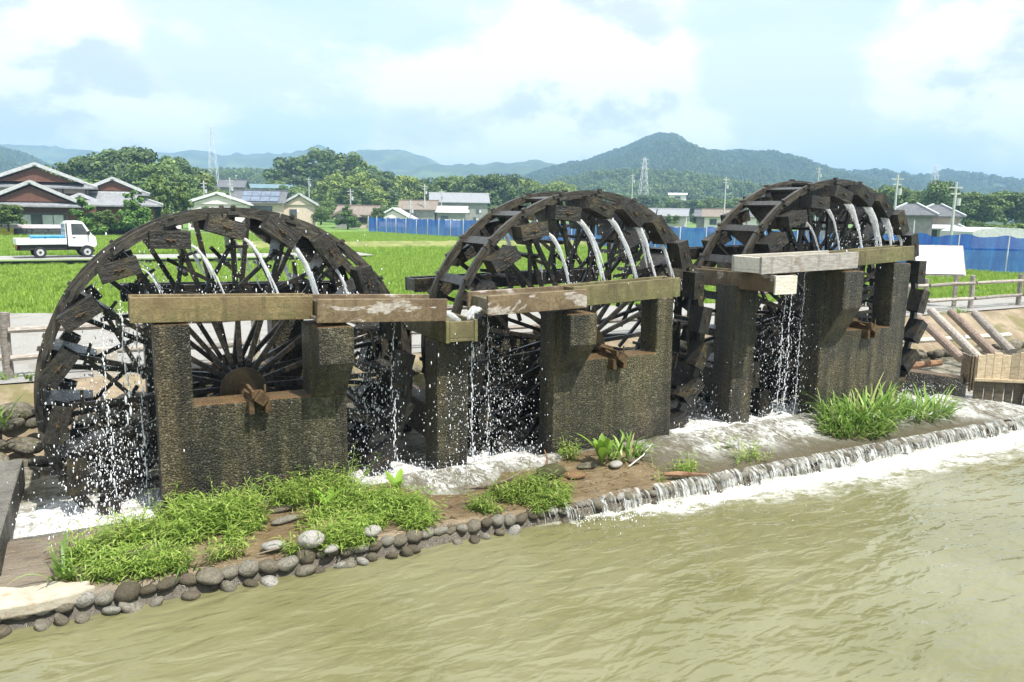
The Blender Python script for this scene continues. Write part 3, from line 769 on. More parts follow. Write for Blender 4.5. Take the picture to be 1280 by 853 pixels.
for (t, d, h, wd, k) in [(.535, 132, 8.6, 7.5, 'dark'), (.548, 134, 8.4, 7, 'dark'), (.575, 140, 7, 8, 'mid'), (.60, 138, 6.6, 8, 'mid'), (.625, 140, 7.2, 9, 'mid'), (.65, 138, 7.0, 8, 'dark'), (.675, 136, 7.2, 9, 'mid'), (.70, 134, 7.4, 9, 'mid'),
                      (.50, 140, 7.2, 8, 'mid'), (.48, 142, 8.0, 8, 'mid'), (.46, 150, 7.4, 8, 'light'), (.515, 136, 6.4, 7, 'mid'), (.435, 160, 7, 9, 'mid'), (.41, 165, 6.6, 9, 'mid'),
                      (.20, 260, 8, 11, 'mid'), (.225, 255, 8, 11, 'dark'), (.25, 250, 8, 11, 'mid'), (.275, 240, 7.5, 10, 'mid'), (.17, 265, 8.5, 11, 'dark'), (.14, 255, 8.5, 11, 'mid'), (.115, 250, 8.5, 11, 'light'), (.09, 240, 8.6, 11, 'mid'), (.30, 230, 7, 10, 'mid'), (.33, 220, 7, 10, 'mid'), (.36, 210, 7, 10, 'mid'), (.385, 190, 7, 10, 'mid')]:
    x, y = P2(t, d)
    if t < .4: tree(x, y, h, wd, k, 'green tree at the foot of the mountain behind the far low houses', 'trees at the mountain foot', 1.3)
    else: tree(x, y, h, wd, k, LR[k], GRt, 1.2)


# ---- forest over the slopes, one mass per hill
def gn_scatter(name, base_obj_or_mesh, proto, density, seed, smin, smax, surf_mat=None, own=False, pick=0.0, kind='stuff', label=None):
    """geometry nodes: instances of proto's mesh over the faces of a mesh, one object"""
    me = base_obj_or_mesh
    o = link(name, me); tag(o, label, None, None, kind)
    ng = bpy.data.node_groups.new(name, 'GeometryNodeTree')
    ng.interface.new_socket('Geometry', in_out='INPUT', socket_type='NodeSocketGeometry'); ng.interface.new_socket('Geometry', in_out='OUTPUT', socket_type='NodeSocketGeometry')
    n = ng.nodes; l = ng.links
    gi = n.new('NodeGroupInput'); go = n.new('NodeGroupOutput')
    dp = n.new('GeometryNodeDistributePointsOnFaces'); dp.inputs['Density'].default_value = density; dp.inputs['Seed'].default_value = seed
    l.new(gi.outputs[0], dp.inputs['Mesh'])
    oi = n.new('GeometryNodeObjectInfo'); oi.inputs['Object'].default_value = proto
    ip = n.new('GeometryNodeInstanceOnPoints'); l.new(dp.outputs['Points'], ip.inputs['Points']); l.new(oi.outputs['Geometry'], ip.inputs['Instance'])
    rv = n.new('FunctionNodeRandomValue'); rv.data_type = 'FLOAT_VECTOR'; rv.inputs[0].default_value = (0, 0, 0); rv.inputs[1].default_value = (0.12, 0.12, 6.28)
    l.new(rv.outputs[0], ip.inputs['Rotation'])
    rs = n.new('FunctionNodeRandomValue'); rs.data_type = 'FLOAT'; rs.inputs[2].default_value = smin; rs.inputs[3].default_value = smax; rs.inputs['Seed'].default_value = 5
    l.new(rs.outputs[1], ip.inputs['Scale'])
    l.new(ip.outputs[0], go.inputs[0])
    md = o.modifiers.new('scatter', 'NODES'); md.node_group = ng
    return o


def proto(name, me):
    o = bpy.data.objects.new(name, me); return o


M_forest_light = mat_leaf('light_forest_leaf', (.07, .12, .035), (.13, .19, .055), (.21, .28, .08), .1, .6, False)
PR_LIGHT = proto('forest_clump', crown_mesh('forest_clump', 72, M_forest_light, 'round', 420, .085))
PR_FOREST = proto('forest_clump', crown_mesh('forest_clump', 71, M_forest, 'round', 420, .085))


def cropped(ob, fn, name):
    me = ob.data; keep = [p.vertices[:] for p in me.polygons if fn(p.center)]
    idx = sorted({i for f in keep for i in f}); mp = {a: b for b, a in enumerate(idx)}
    return raw_mesh(name, [me.vertices[i].co[:] for i in idx], [[mp[i] for i in f] for f in keep], M_hill)


for key, dn, s0, s1, lb in (('M', .034, 4.5, 8.5, 'dense green forest covering the peaked mountain'), ('K', .030, 3.5, 6.5, 'light green forest on the low foothill under the peaked mountain'),
                        ('H', .026, 3.5, 6.5, 'bluish green forest on the low hill behind the grove'), ('R', .02, 5, 9, 'hazy forest on the long low ridge to the right'), ('L', .02, 5, 9, 'hazy blue forest on the dark slope behind the tiled houses')):
    ob = HILLS[key]
    gn_scatter('forest', cropped(ob, lambda c: c.z > 6, 'forest'), PR_LIGHT if key in 'KH' else PR_FOREST, dn, 3, s0, s1, label=lb)

# ---- rice fields
rs_ = np.random.RandomState(5); V = []; F = []
for k in range(30):
    a = rs_.uniform(0, 6.28); q = rs_.uniform(0, .10); bx, by = math.cos(a) * q, math.sin(a) * q; lean = rs_.uniform(.03, .14); h = rs_.uniform(.18, .30)
    ca, sa = math.cos(a + rs_.uniform(-.7, .7)), math.sin(a + rs_.uniform(-.7, .7)); wv = .0065
    b0 = len(V)
    for (u, ww) in ((0, 1), (.55, .9), (1, .1)):
        px, py, pz = bx + ca * lean * u * u, by + sa * lean * u * u, h * (u - .12 * u * u)
        V += [(px - sa * wv * ww, py + ca * wv * ww, pz), (px + sa * wv * ww, py - ca * wv * ww, pz)]
    F += [(b0, b0 + 1, b0 + 3, b0 + 2), (b0 + 2, b0 + 3, b0 + 5, b0 + 4)]
PR_RICE = proto('rice_tuft', raw_mesh('rice_tuft', V, F, M_rice))


def field_mesh(polys, z=.64):
    me = bpy.data.meshes.new('rice_field'); vs = []; fs = []
    for p in polys: fs.append(tuple(range(len(vs), len(vs) + len(p)))); vs += [(x, y, z) for x, y in p]
    me.from_pydata(vs, [], fs); me.materials.append(M_fieldsoil); return me


near_poly = [(-40, 28.4), (-2, 20.5), (1.1, 19.3), (10, 17.1), (22, 14.8), (40, 13.1), (40, 21), (38.5, 30), (37, 42.6), (14, 42.6), (12, 40.0), (-40, 40.0)]
gn_scatter('rice_field', field_mesh([near_poly]), PR_RICE, 34, 1, .85, 1.2, label='bright green young rice filling the paddy behind the log fence')
far_poly = [(-50, 48.4), (14, 48.4), (14, 52.5), (35.8, 52.5), (29.5, 92), (8, 84), (-50, 78)]
gn_scatter('rice_field', field_mesh([far_poly, [(14.2, 42.8), (36.9, 42.8), (35.6, 52.4), (14.2, 52.4)]]), PR_RICE, 13, 2, 1.0, 1.4, label='bright green rice paddy stretching back to the houses and blue net')
sheet('field', near_poly, .648, M_fieldsoil); sheet('field', far_poly, .652, M_fieldsoil); sheet('field', [(14.2, 42.7), (36.9, 42.7), (35.6, 52.4), (14.2, 52.4)], .656, M_fieldsoil)
# grassy levee across the paddy
xs = rng(8, 36, .5); ys = rng(53, 55.2, .22)
o = link('levee', grid_mesh('levee', xs, ys, lambda x, y: .62 + .62 * max(0, 1 - abs(y - 54.1) / 1.1) ** .6 + fb(x, y, 3) * .05, mat_simple('levee_grass', (.14, .17, .05), (.24, .25, .09), 1.5, .95, .05, 'pos'))); tag(o, kind='structure')

# ================================================================ STONES
ST = []
for i in range(14):
    bm = bmesh.new(); bmesh.ops.create_icosphere(bm, subdivisions=3, radius=1.0)
    sxx, syy, szz = rnd.uniform(.85, 1.25), rnd.uniform(.8, 1.1), rnd.uniform(.62, .95)
    for v in bm.verts:
        n_ = v.co.normalized(); k = 1 + .16 * noise.noise(n_ * 1.1 + Vector((i * 7.3, 0, 0))) + .06 * noise.noise(n_ * 2.6 + Vector((0, i * 3.1, 0)))
        v.co = Vector((n_.x * sxx, n_.y * syy, n_.z * szz)) * k
    me = bpy.data.meshes.new('stone'); bm.to_mesh(me); bm.free(); me.polygons.foreach_set('use_smooth', [True] * len(me.polygons)); me.materials.append(M_stone); ST.append(me)
ST_DRY = [m_.copy() for m_ in ST[:6]]; ST_BANK = [m_.copy() for m_ in ST]; ST_RUST = [m_.copy() for m_ in ST[:3]]; ST_MOSS = [m_.copy() for m_ in ST[:2]]
for L_, mt_ in ((ST_DRY, M_stone_dry), (ST_BANK, M_stone_bank), (ST_RUST, M_rock_rust), (ST_MOSS, M_rock_moss)):
    for m_ in L_: m_.materials[0] = mt_

# edging along the river: stones set in the terrace's edge
x = -1.5; nst = 0
while x < 15.5 and nst < 285:
    wv = rnd.uniform(.075, .115) if x < 1.6 else rnd.uniform(.06, .09) if x < 4.6 else rnd.uniform(.05, .075)
    yy = 7.045 + rnd.uniform(-.02, .02)
    link('stone', rnd.choice(ST), terrace, (x + wv, yy, .125 + rnd.uniform(-.015, .02)), (rnd.uniform(-.3, .3), rnd.uniform(-.3, .3), rnd.uniform(-.5, .5)), (wv * 1.02, wv * rnd.uniform(.8, 1.0), wv * rnd.uniform(.75, 1.0)))
    nst += 1
    if rnd.random() < (.85 if x < 4 else .3):
        w2 = wv * rnd.uniform(.75, 1.0)
        link('stone', rnd.choice(ST), terrace, (x + wv + rnd.uniform(-.05, .05), 6.975 + rnd.uniform(-.02, .02), rnd.uniform(-.01, .03)), (rnd.random(), rnd.random(), rnd.random() * 3), (w2 * 1.1, w2, w2 * .8)); nst += 1
    x += wv * 1.80

# pale dry slab at the left end of the terrace
b = MB(); b.prism([(-1.9, 6.93), (-1.0, 6.98), (-.62, 6.96), (-.34, 7.0), (-.20, 7.08), (-.29, 7.13), (-.24, 7.2), (-.42, 7.24), (-.5, 7.32), (-.75, 7.3), (-.9, 7.40), (-1.2, 7.38), (-1.9, 7.5)], .12, .232, 'z')
tag(b.build('slab', M_slab, bevel=.02), 'pale dry mortar slab on the stone edging at the left end', 'slab')


def stone(name, me, loc, sc_, rz, label, cat='stone', group=None, rot=(0, 0)):
    o = link(name, me, None, loc, (rot[0], rot[1], rz), sc_); return tag(o, label, cat, group)


stone('stone', ST_DRY[0], (1.62, 7.06, .30), (.135, .105, .085), .2, 'large pale gray cobble at the front edge of the middle grass patch')
stone('stone', ST_DRY[1], (1.30, 7.22, .235), (.105, .075, .05), -.1, 'flat whitish stone on brown mud between two grass patches')
stone('stone', ST_DRY[2], (2.22, 7.06, .27), (.10, .09, .055), .3, 'flat light gray stone on the edging below the middle grass patch')
stone('stone', ST_DRY[3], (1.78, 6.98, .20), (.075, .06, .05), .5, 'small pale stone at the water under the large pale cobble')
stone('stone', ST[4], (1.56, 8.05, .265), (.18, .075, .04), .1, 'long dark wet slab lying on mud, the upper of two', 'stone', None)
stone('stone', ST[5], (1.52, 7.78, .245), (.16, .06, .035), .25, 'long dark wet slab lying on mud, the lower of two')
stone('stone', ST_RUST[0], (4.20, 7.68, .24), (.14, .10, .045), .2, 'flat orange brown stone on mud by the right grass patch')
stone('stone', ST_MOSS[0], (4.42, 7.62, .27), (.13, .11, .08), .7, 'round moss covered stone on mud above the right grass patch')
stone('stone', ST_MOSS[1], (4.72, 7.80, .29), (.17, .13, .11), .1, 'dark mossy rock beside a twig heap on the mud')
stone('stone', ST_RUST[1], (4.96, 7.66, .25), (.13, .10, .05), -.3, 'flat rust coloured stone right of the mossy rock')
stone('stone', ST_RUST[2], (4.72, 7.55, .24), (.09, .07, .04), .9, 'small flat rusty stone in front of the mossy rock')
stone('stone', ST_BANK[3], (5.28, 7.86, .26), (.14, .09, .05), .1, 'flat brown stone left of the tall broad leaved plant')
stone('stone', ST_DRY[4], (5.62, 7.72, .27), (.10, .08, .055), .5, 'pale stone at the foot of the tall broad leaved plant')
stone('stone', ST[7], (5.95, 7.8, .26), (.12, .09, .05), 1.2, 'dark stone right of the tall broad leaved plant')
stone('stone', ST_BANK[5], (.05, 7.5, .25), (.16, .10, .06), .2, 'dull stone half hidden in the left grass patch')

# rubble along the far side of the channel
rubble = empty('rubble_wall', (0, 10.9, 0), 0, 'low rubble stone revetment along the far side of the mill channel', 'stone wall')
k = 0
for row in range(6):
    x = -4.0
    while x < 21 and k < 296:
        left = x < 1.0; right = x > 12.5
        wv = rnd.uniform(.13, .26) * (1.1 if left else .95) * (1 + .25 * (rnd.random() < .2))
        if right and row > 1: x += wv * 2; continue
        if not (left or right) and row in (1, 3): x += wv * 2; continue
        wv *= .62 if left else .66
        y0 = (10.55 + row * .24) if left else (10.75 + row * .26)
        z0 = .14 + row * .165
        link('stone', rnd.choice(ST_BANK), rubble, (x + wv, y0 - 10.9 + rnd.uniform(-.08, .08), z0 + rnd.uniform(-.04, .05)), (rnd.uniform(-.5, .5), rnd.uniform(-.5, .5), rnd.random() * 3), (wv * 1.15, wv * .9, wv * .78)); k += 1
        x += wv * 2.0

# ================================================================ CONCRETE FRAMES AND POSTS
FY0, FY1 = 8.40, 8.78


def frame(name, label, outline, corbel, wall_top, bear, y0=FY0, y1=FY1, front=True):
    o = empty(name, (0, y0, 0), 0, label, 'concrete support', 'concrete supports carrying the water wheels')
    b = MB(); b.prism([(p[0], p[1]) for p in outline], 0, y1 - y0); b.build('pillar_wall', M_conc, o, bevel=.022)
    if corbel:
        x0, x1, zb, zt, dp = corbel
        c = MB(); c.prism([(.0, zb), (-dp, zb + (zt - zb) * .52), (-dp, zt), (0.0, zt)], x0 + .012, x1 - .012, 'x'); c.build('corbel', M_conc, o, bevel=.02)
    if bear:
        bx, bz, s = bear; sy = -1 if front else 1; base = 0 if front else y1 - y0
        bo = empty('bearing', (bx, base + sy * .02, bz)); bo.parent = o
        q = MB(); q.box(-.095, .095, -.10, .30, .0, .035); q.box(-.11, -.055, -.10, .1, -.14, .0); q.box(.055, .11, -.10, .1, -.14, 0); q.build('bracket', M_rust, bo, bevel=.006)
        q = MB(); M_ = Matrix.Rotation(.65, 4, 'Y'); q.box(-.06, .06, -.14, -.05, -.03, .09, M_); q.box(-.085, -.05, -.13, .25, .035, .12); q.build('bearing_block', M_rust, bo, bevel=.008)
        q = MB(); q.tube([(.055, -.09, -.02), (.06, -.08, .17)], .011, 6); q.tube([(-.02, -.1, .02), (-.13, .06, .10)], .013, 6); q.build('bolt', M_rust, bo)
    return o


frame('concrete_support', 'dark aggregate concrete frame in front of the nearest, leftmost wheel', [(.41, -.5), (2.37, -.5), (2.37, 2.165), (1.965, 2.165), (1.965, 1.37), (.765, 1.385), (.765, 2.24), (.425, 2.24)], (1.965, 2.375, 1.35, 2.175, .36), 1.4, (1.40, 1.40, 1))
frame('concrete_support', 'dark aggregate concrete frame in front of the middle wheel', [(5.10, -.5), (7.06, -.5), (7.0, 2.28), (6.72, 2.28), (6.73, 1.51), (5.50, 1.50), (5.50, 2.155), (5.08, 2.155)], (5.085, 5.505, 1.35, 2.165, .36), 1.5, (6.04, 1.50, 1))
frame('concrete_support', 'dark aggregate concrete frame in front of the farthest, rightmost wheel', [(10.02, -.5), (12.02, -.5), (12.03, 2.66), (11.62, 2.66), (11.64, 1.60), (10.42, 1.60), (10.42, 2.58), (9.98, 2.58)], (9.985, 10.425, 1.42, 2.59, .36), 1.6, (11.05, 1.60, 1))
RY0, RY1 = 10.46, 10.84
frame('concrete_support', 'rear concrete frame seen through the spokes of the leftmost wheel', [(.41, -.5), (2.37, -.5), (2.37, 2.165), (1.965, 2.165), (1.965, 1.37), (.765, 1.385), (.765, 2.24), (.425, 2.24)], None, 1.4, None, RY0, RY1, False)
frame('concrete_support', 'rear concrete frame seen through the spokes of the middle wheel', [(5.10, -.5), (7.06, -.5), (7.0, 2.28), (6.72, 2.28), (6.73, 1.51), (5.50, 1.50), (5.50, 2.155), (5.08, 2.155)], None, 1.5, None, RY0, RY1, False)
frame('concrete_support', 'rear concrete frame seen through the spokes of the rightmost wheel', [(10.02, -.5), (12.02, -.5), (12.03, 2.66), (11.62, 2.66), (11.64, 1.60), (10.42, 1.60), (10.42, 2.58), (9.98, 2.58)], None, 1.6, None, RY0, RY1, False)


def post(label, x0, x1, y0, y1, zt, name='concrete_post'):
    b = MB(); b.add([(x0 + .015, y0 + .01, -.6), (x1 - .015, y0 + .01, -.6), (x1 - .015, y1, -.6), (x0 + .015, y1, -.6), (x0, y0, zt), (x1, y0, zt), (x1, y1, zt), (x0, y1, zt)], [(0, 3, 2, 1), (4, 5, 6, 7), (0, 1, 5, 4), (1, 2, 6, 5), (2, 3, 7, 6), (3, 0, 4, 7)])
    o = b.build(name, M_conc_wet, bevel=.025); return tag(o, label, 'concrete post', 'posts under the cross troughs')


post('square wet concrete post between the left and middle wheels', 3.50, 3.93, 8.5, 8.9, 1.865)
post('square wet concrete post between the middle and right wheels', 8.47, 8.92, 8.72, 9.16, 2.365)
post('rear concrete post between the left and middle wheels', 3.50, 3.93, 10.46, 10.84, 1.865)
post('rear concrete post between the middle and right wheels', 8.47, 8.92, 10.46, 10.84, 2.365)


def sill(label, x0, x1, y0, y1, za, zb):
    b = MB(); b.prism([(y0, za), (y1, za + .0), (y1, zb), (y0, zb)], x0, x1, 'x')
    return tag(b.build('concrete_beam', M_conc_wet, bevel=.02), label, 'concrete beam', 'low beams across the channel')


sill('low concrete beam running back across the channel from the left post', 3.56, 3.87, 8.91, 10.45, .52, .98)
sill('low concrete beam running back across the channel from the right post', 8.53, 8.86, 9.17, 10.45, .52, 1.0)

# left channel wall
b = MB(); b.box(-2.4, -.93, 7.62, 10.3, -.5, .50)
tag(b.build('concrete_wall', M_conc_gray, bevel=.02), 'low gray concrete wall closing the channel at the left edge', 'wall')


# ================================================================ TROUGHS
def trough(label, x0, x1, y0, y1, zt0, zt1, h, mats, axis='x', end=(True, True), water=True, group='wooden troughs around the wheels'):
    """open plank trough; zt0/zt1 rim heights at the two ends"""
    o = empty('wooden_trough', ((x0 + x1) / 2, (y0 + y1) / 2, min(zt0, zt1) - h), 0, label, 'trough', group)
    L = (x1 - x0) if axis == 'x' else (y1 - y0); Wd = (y1 - y0) if axis == 'x' else (x1 - x0)
    inner = empty('frame', (0, 0, 0)); bpy.data.objects.remove(inner)
    sl_ = math.atan2(zt1 - zt0, L); zc = (zt0 + zt1) / 2 - (min(zt0, zt1) - h)
    rot = (0, -sl_, 0) if axis == 'x' else (sl_, 0, math.pi / 2)
    if axis == 'y': rot = (0, -sl_, math.pi / 2)
    t = .045
    mf, mb, me_ = mats
    def put(name, bx, mat):
        q = MB(); q.box(*bx); return q.build(name, mat, o, (0, 0, zc), rot, bevel=.006)
    put('front_board' if axis == 'x' else 'side_board', (-L / 2, L / 2, -Wd / 2, -Wd / 2 + t, -h, 0), mf)
    put('back_board' if axis == 'x' else 'side_board', (-L / 2, L / 2, Wd / 2 - t, Wd / 2, -h, -.004), mb)
    put('bottom_board', (-L / 2 + .003, L / 2 - .003, -Wd / 2 + t + .002, Wd / 2 - t - .002, -h + .012, -h + .05), mb)
    if end[0]: put('end_board', (-L / 2 + .004, -L / 2 + t, -Wd / 2 + t + .003, Wd / 2 - t - .003, -h + .052, -.012), me_)
    if end[1]: put('end_board', (L / 2 - t, L / 2 - .004, -Wd / 2 + t + .003, Wd / 2 - t - .003, -h + .052, -.012), me_)
    if water: put('water', (-L / 2 + t + .004, L / 2 - t - .004, -Wd / 2 + t + .004, Wd / 2 - t - .004, -h + .054, -.05), M_chan)
    return o


trough('long mossy brown trough under the spilling buckets of the leftmost wheel', .23, 2.02, 8.42, 8.80, 2.525, 2.475, .255, (M_trough, M_trough, M_trough))
trough('stained lower trough leading right from the leftmost wheel to the left post', 1.99, 3.47, 8.10, 8.70, 2.475, 2.42, .255, (M_trough_wet, M_trough_wet, M_graywood), end=(False, False))
trough('green mossy trough under the spilling buckets of the middle wheel', 5.36, 7.11, 8.42, 8.80, 2.47, 2.545, .265, (M_trough_green, M_trough_green, M_trough))
trough('gray and rust stained trough leading left from the middle wheel', 3.98, 5.36, 8.10, 8.70, 2.435, 2.47, .235, (M_trough_wet, M_trough_wet, M_graywood), end=(False, False))
trough('short mossy trough under the spilling buckets of the rightmost wheel', 10.36, 12.1, 8.42, 8.80, 2.86, 2.95, .24, (M_trough_green, M_trough_green, M_trough))
trough('pale weathered gray trough leading left from the rightmost wheel', 8.30, 10.32, 8.10, 8.70, 2.83, 2.88, .25, (M_graywood, M_palewood, M_palewood), end=(True, False))
trough('mossy cross trough on the left post running back between two wheels', 3.52, 3.93, 8.26, 10.9, 2.14, 2.12, .265, (M_trough_green, M_trough_green, M_trough_green), axis='y')
ct = trough('rusty brown cross trough with a pale new end on the right post', 8.50, 8.92, 8.02, 10.9, 2.575, 2.55, .255, (M_trough_wet, M_trough_wet, M_palewood), axis='y')
q = MB(); q.box(8.495 - 8.71, 8.925 - 8.71, 8.0 - 9.46, 8.03 - 9.46, -.002, .262); q.build('end_panel', M_palewood, ct, bevel=.004)
for lb, a in (('rear trough behind the leftmost wheel', (.2, 3.5, 2.47, 2.42)), ('rear trough behind the middle wheel', (3.95, 7.1, 2.45, 2.53)), ('rear trough behind the rightmost wheel', (8.6, 12.1, 2.83, 2.92))):
    trough('dark ' + lb, a[0], a[1], 10.42, 10.82, a[2], a[3], .2, (M_wheel, M_wheel, M_wheel), water=True)
# small dark drip box hanging on the left end of the near trough (behind it)
# ================================================================ WATER WHEELS
YF, YR = 9.16, 10.04        # middle planes of the two rims


def arc_prism(rin, rout, a0, a1, y0, y1, n=7):
    b = MB(); pts = []
    P = [(math.sin(a) * r_, math.cos(a) * r_) for r_ in (rout,) for a in rng_n(a0, a1, n)] + [(math.sin(a) * rin, math.cos(a) * rin) for a in rng_n(a1, a0, n)]
    k = n + 1
    vs = [(p[0], y0, p[1]) for p in P] + [(p[0], y1, p[1]) for p in P]; N = len(P)
    fs = [(i, i + 1, N - 2 - i, N - 1 - i) for i in range(n)] + [(N + i + 1, N + i, 2 * N - 1 - i, 2 * N - 2 - i) for i in range(n)]
    fs += [(i, i + N, (i + 1) % N + N, (i + 1) % N) for i in range(N)]
    b.add(vs, fs); return b


def rng_n(a, b, n): return [a + (b - a) * i / n for i in range(n + 1)]


def bucket_mesh(depth, s):
    """open-ended plank box: x along its length (mouth at +x), y depth, z height"""
    L, Hh, t = .196 * s, .092 * s, .018
    b = MB()
    b.box(-L, L, 0, t, -Hh, Hh)                                     # front board
    b.box(-L, L * .97, depth - t, depth, -Hh, Hh)                   # back board
    b.box(-L + .004, L * .94, t + .001, depth - t - .001, Hh - t, Hh - .004)
    b.box(-L + .004, L * .94, t + .001, depth - t - .001, -Hh + .004, -Hh + t)
    b.box(-L + .005, -L + t, t + .002, depth - t - .002, -Hh + t + .001, Hh - t - .001)
    return b.mesh('bucket', M_bucket)


def peg_mesh(s):
    b = MB(); b.tube([(-.045 * s, -.012, .004), (.05 * s, -.012, -.004)], .008, 5); b.tube([(0, -.004, 0), (0, -.026, 0)], .017, 6)
    return b.mesh('peg', M_rust)


def wheel(label, hx, hz, Rr, N, phase, boxtilt, rbox, s, spin):
    o = empty('waterwheel', (hx, (YF + YR) / 2, hz), 0, label, 'water wheel', 'irrigation water wheels in a row')
    yc = (YF + YR) / 2; yf, yr = YF - yc, YR - yc
    da = 2 * math.pi / N
    # rims: two layers of curved felloes, joints staggered
    for (y0, y1) in ((yf - .045, yf + .04), (yr - .04, yr + .045)):
        for (ri, ro, off, ya, yb) in ((Rr - .058, Rr, 0, y0 + .012, y1 - .012), (Rr - .106, Rr - .062, .5, y0, y1)):
            n = N // 2; me = arc_prism(ri, ro, -math.pi / n + .004, math.pi / n - .004, ya, yb, 8).mesh('felloe', M_rim)
            for k in range(n):
                link('felloe', me, o, (0, 0, 0), (0, phase + (k + off) * 2 * da, 0))
    # hub
    b = MB(); b.tube([(0, -1.0, 0), (0, 1.0, 0)], .075, 14); b.build('axle', M_rust, o)
    b = MB(); b.tube([(0, -.52, 0), (0, -.46, 0)], .26, 28); b.build('hub_disc', mat_hub, o)
    b = MB(); b.tube([(0, .46, 0), (0, .52, 0)], .26, 28); b.build('hub_disc', mat_hub, o)
    b = MB(); b.tube([(0, -.44, 0), (0, .44, 0)], .17, 18); b.build('hub', M_spoke, o)
    # shared part meshes
    bm_f = bucket_mesh(.27, s); pg = peg_mesh(s)
    wo, wi, ro, ri = (yr - yf) / 2 - .05, (yr - yf) / 2 * .42, Rr - .06, Rr - .06 - .47 * s
    b = MB(); b.add([(-.018, -wo, ro), (-.018, wo, ro), (-.018, wo * .92, ro - .16), (-.018, wi, ri), (-.018, -wi, ri), (-.018, -wo * .92, ro - .16), (.018, -wo, ro), (.018, wo, ro), (.018, wo * .92, ro - .16), (.018, wi, ri), (.018, -wi, ri), (.018, -wo * .92, ro - .16)],
                    [(0, 1, 2, 3, 4, 5), (11, 10, 9, 8, 7, 6)] + [(i, i + 6, (i + 1) % 6 + 6, (i + 1) % 6) for i in range(6)])
    pad_me = b.mesh('paddle', M_paddle)
    b = MB(); b.box(-.075, .05, -wo - .15, wo + .15, ro - .02, ro + .016); lip_me = b.mesh('lip_board', M_paddle)
    wedge_me = []
    for y0, y1 in ((yf - .06, yf + .005), (yr - .03, yr + .06)): b = MB(); b.box(-.022, .022, y0, y1, Rr - .015, Rr + .024); wedge_me.append(b.mesh('wedge', M_rim))
    sp = []
    for y_in, y_out in ((yf + .10, yf + .075), (yr - .10, yr - .075)):
        b = MB(); b.bar((0, y_in, .10), (0, y_out, Rr - .10), .055, .05, (0, 1, 0)); sp.append(b.mesh('spoke', M_spoke))
    # brace from this spoke to the next, two directions
    br = []
    for (a0, r_0, a1, r_1, yy) in ((-.06, .50 * Rr, da * 1.15, .80 * Rr, yf + .135), (.06, .52 * Rr, -da * 1.15, .78 * Rr, yr - .135)):
        b = MB(); b.bar((math.sin(a0) * r_0, yy, math.cos(a0) * r_0), (math.sin(a1) * r_1, yy, math.cos(a1) * r_1), .045, .042); br.append(b.mesh('brace', M_spoke))
    b = MB(); b.box(-.022, .022, yf - .02, yr + .02, .70 * Rr - .022, .70 * Rr + .022); tie = b.mesh('tie_bar', M_spoke)
    b = MB(); b.box(-.13, .12, yf + .02, yf + .055, .79 * Rr - .016, .79 * Rr + .016); pin = b.mesh('peg', M_spoke)
    for k in range(N):
        a = phase + k * da; jit = lambda q=.012: rnd.uniform(-q, q)
        rot = (0, a, 0)
        p = link('paddle', pad_me, o, (0, 0, 0), (0, a + spin + jit(), 0)); link('lip_board', lip_me, p)
        [link('wedge', w_, o, (0, 0, 0), (0, a + spin, 0)) for w_ in wedge_me]
        link('spoke', sp[0], o, (0, 0, 0), (0, a + spin + jit(), 0)); link('spoke', sp[1], o, (0, 0, 0), (0, a + spin + da * .5 + jit(), 0))
        link('brace', br[0], o, (0, 0, 0), rot); link('brace', br[1], o, (0, 0, 0), rot)
        link('tie_bar', tie, o, (0, 0, 0), rot); 
        link('peg', pin, o, (0, 0, 0), (0, a + spin + .02, 0))
        ca = (math.sin(a) * rbox, math.cos(a) * rbox)
        for y_ in (yf - .05 - .27, yr + .05):
            bo = link('bucket', bm_f, o, (ca[0], y_, ca[1]), (jit(.03), a + boxtilt + jit(.05), 0))
            if y_ < 0: link('peg', pg, bo)
    return o


mat_hub = mat_simple('rusty_hub_plate', (.10, .065, .028), (.20, .135, .065), 5, .6, .006, 'obj', c3=(.06, .045, .025))
WH = [dict(hx=1.37, hz=1.35, R=2.06, N=20, ph=R(-4.3), rb=1.855, s=1.0), dict(hx=6.08, hz=1.55, R=2.17, N=22, ph=R(-0.5), rb=1.935, s=1.02), dict(hx=11.03, hz=1.68, R=2.35, N=24, ph=R(-6.5), rb=2.10, s=1.05)]
LBW = ['nearest, leftmost black wet wooden water wheel with mossy buckets', 'middle wet wooden water wheel between the two concrete posts', 'farthest, rightmost wooden water wheel with pale gray trough']
TILT = R(23)
for wd_, lb in zip(WH, LBW): wheel(lb, wd_['hx'], wd_['hz'], wd_['R'], wd_['N'], wd_['ph'], TILT, wd_['rb'], wd_['s'], R(3.5))


# ================================================================ FALLING WATER
def uv_strip(me, nring, nseg):
    pass


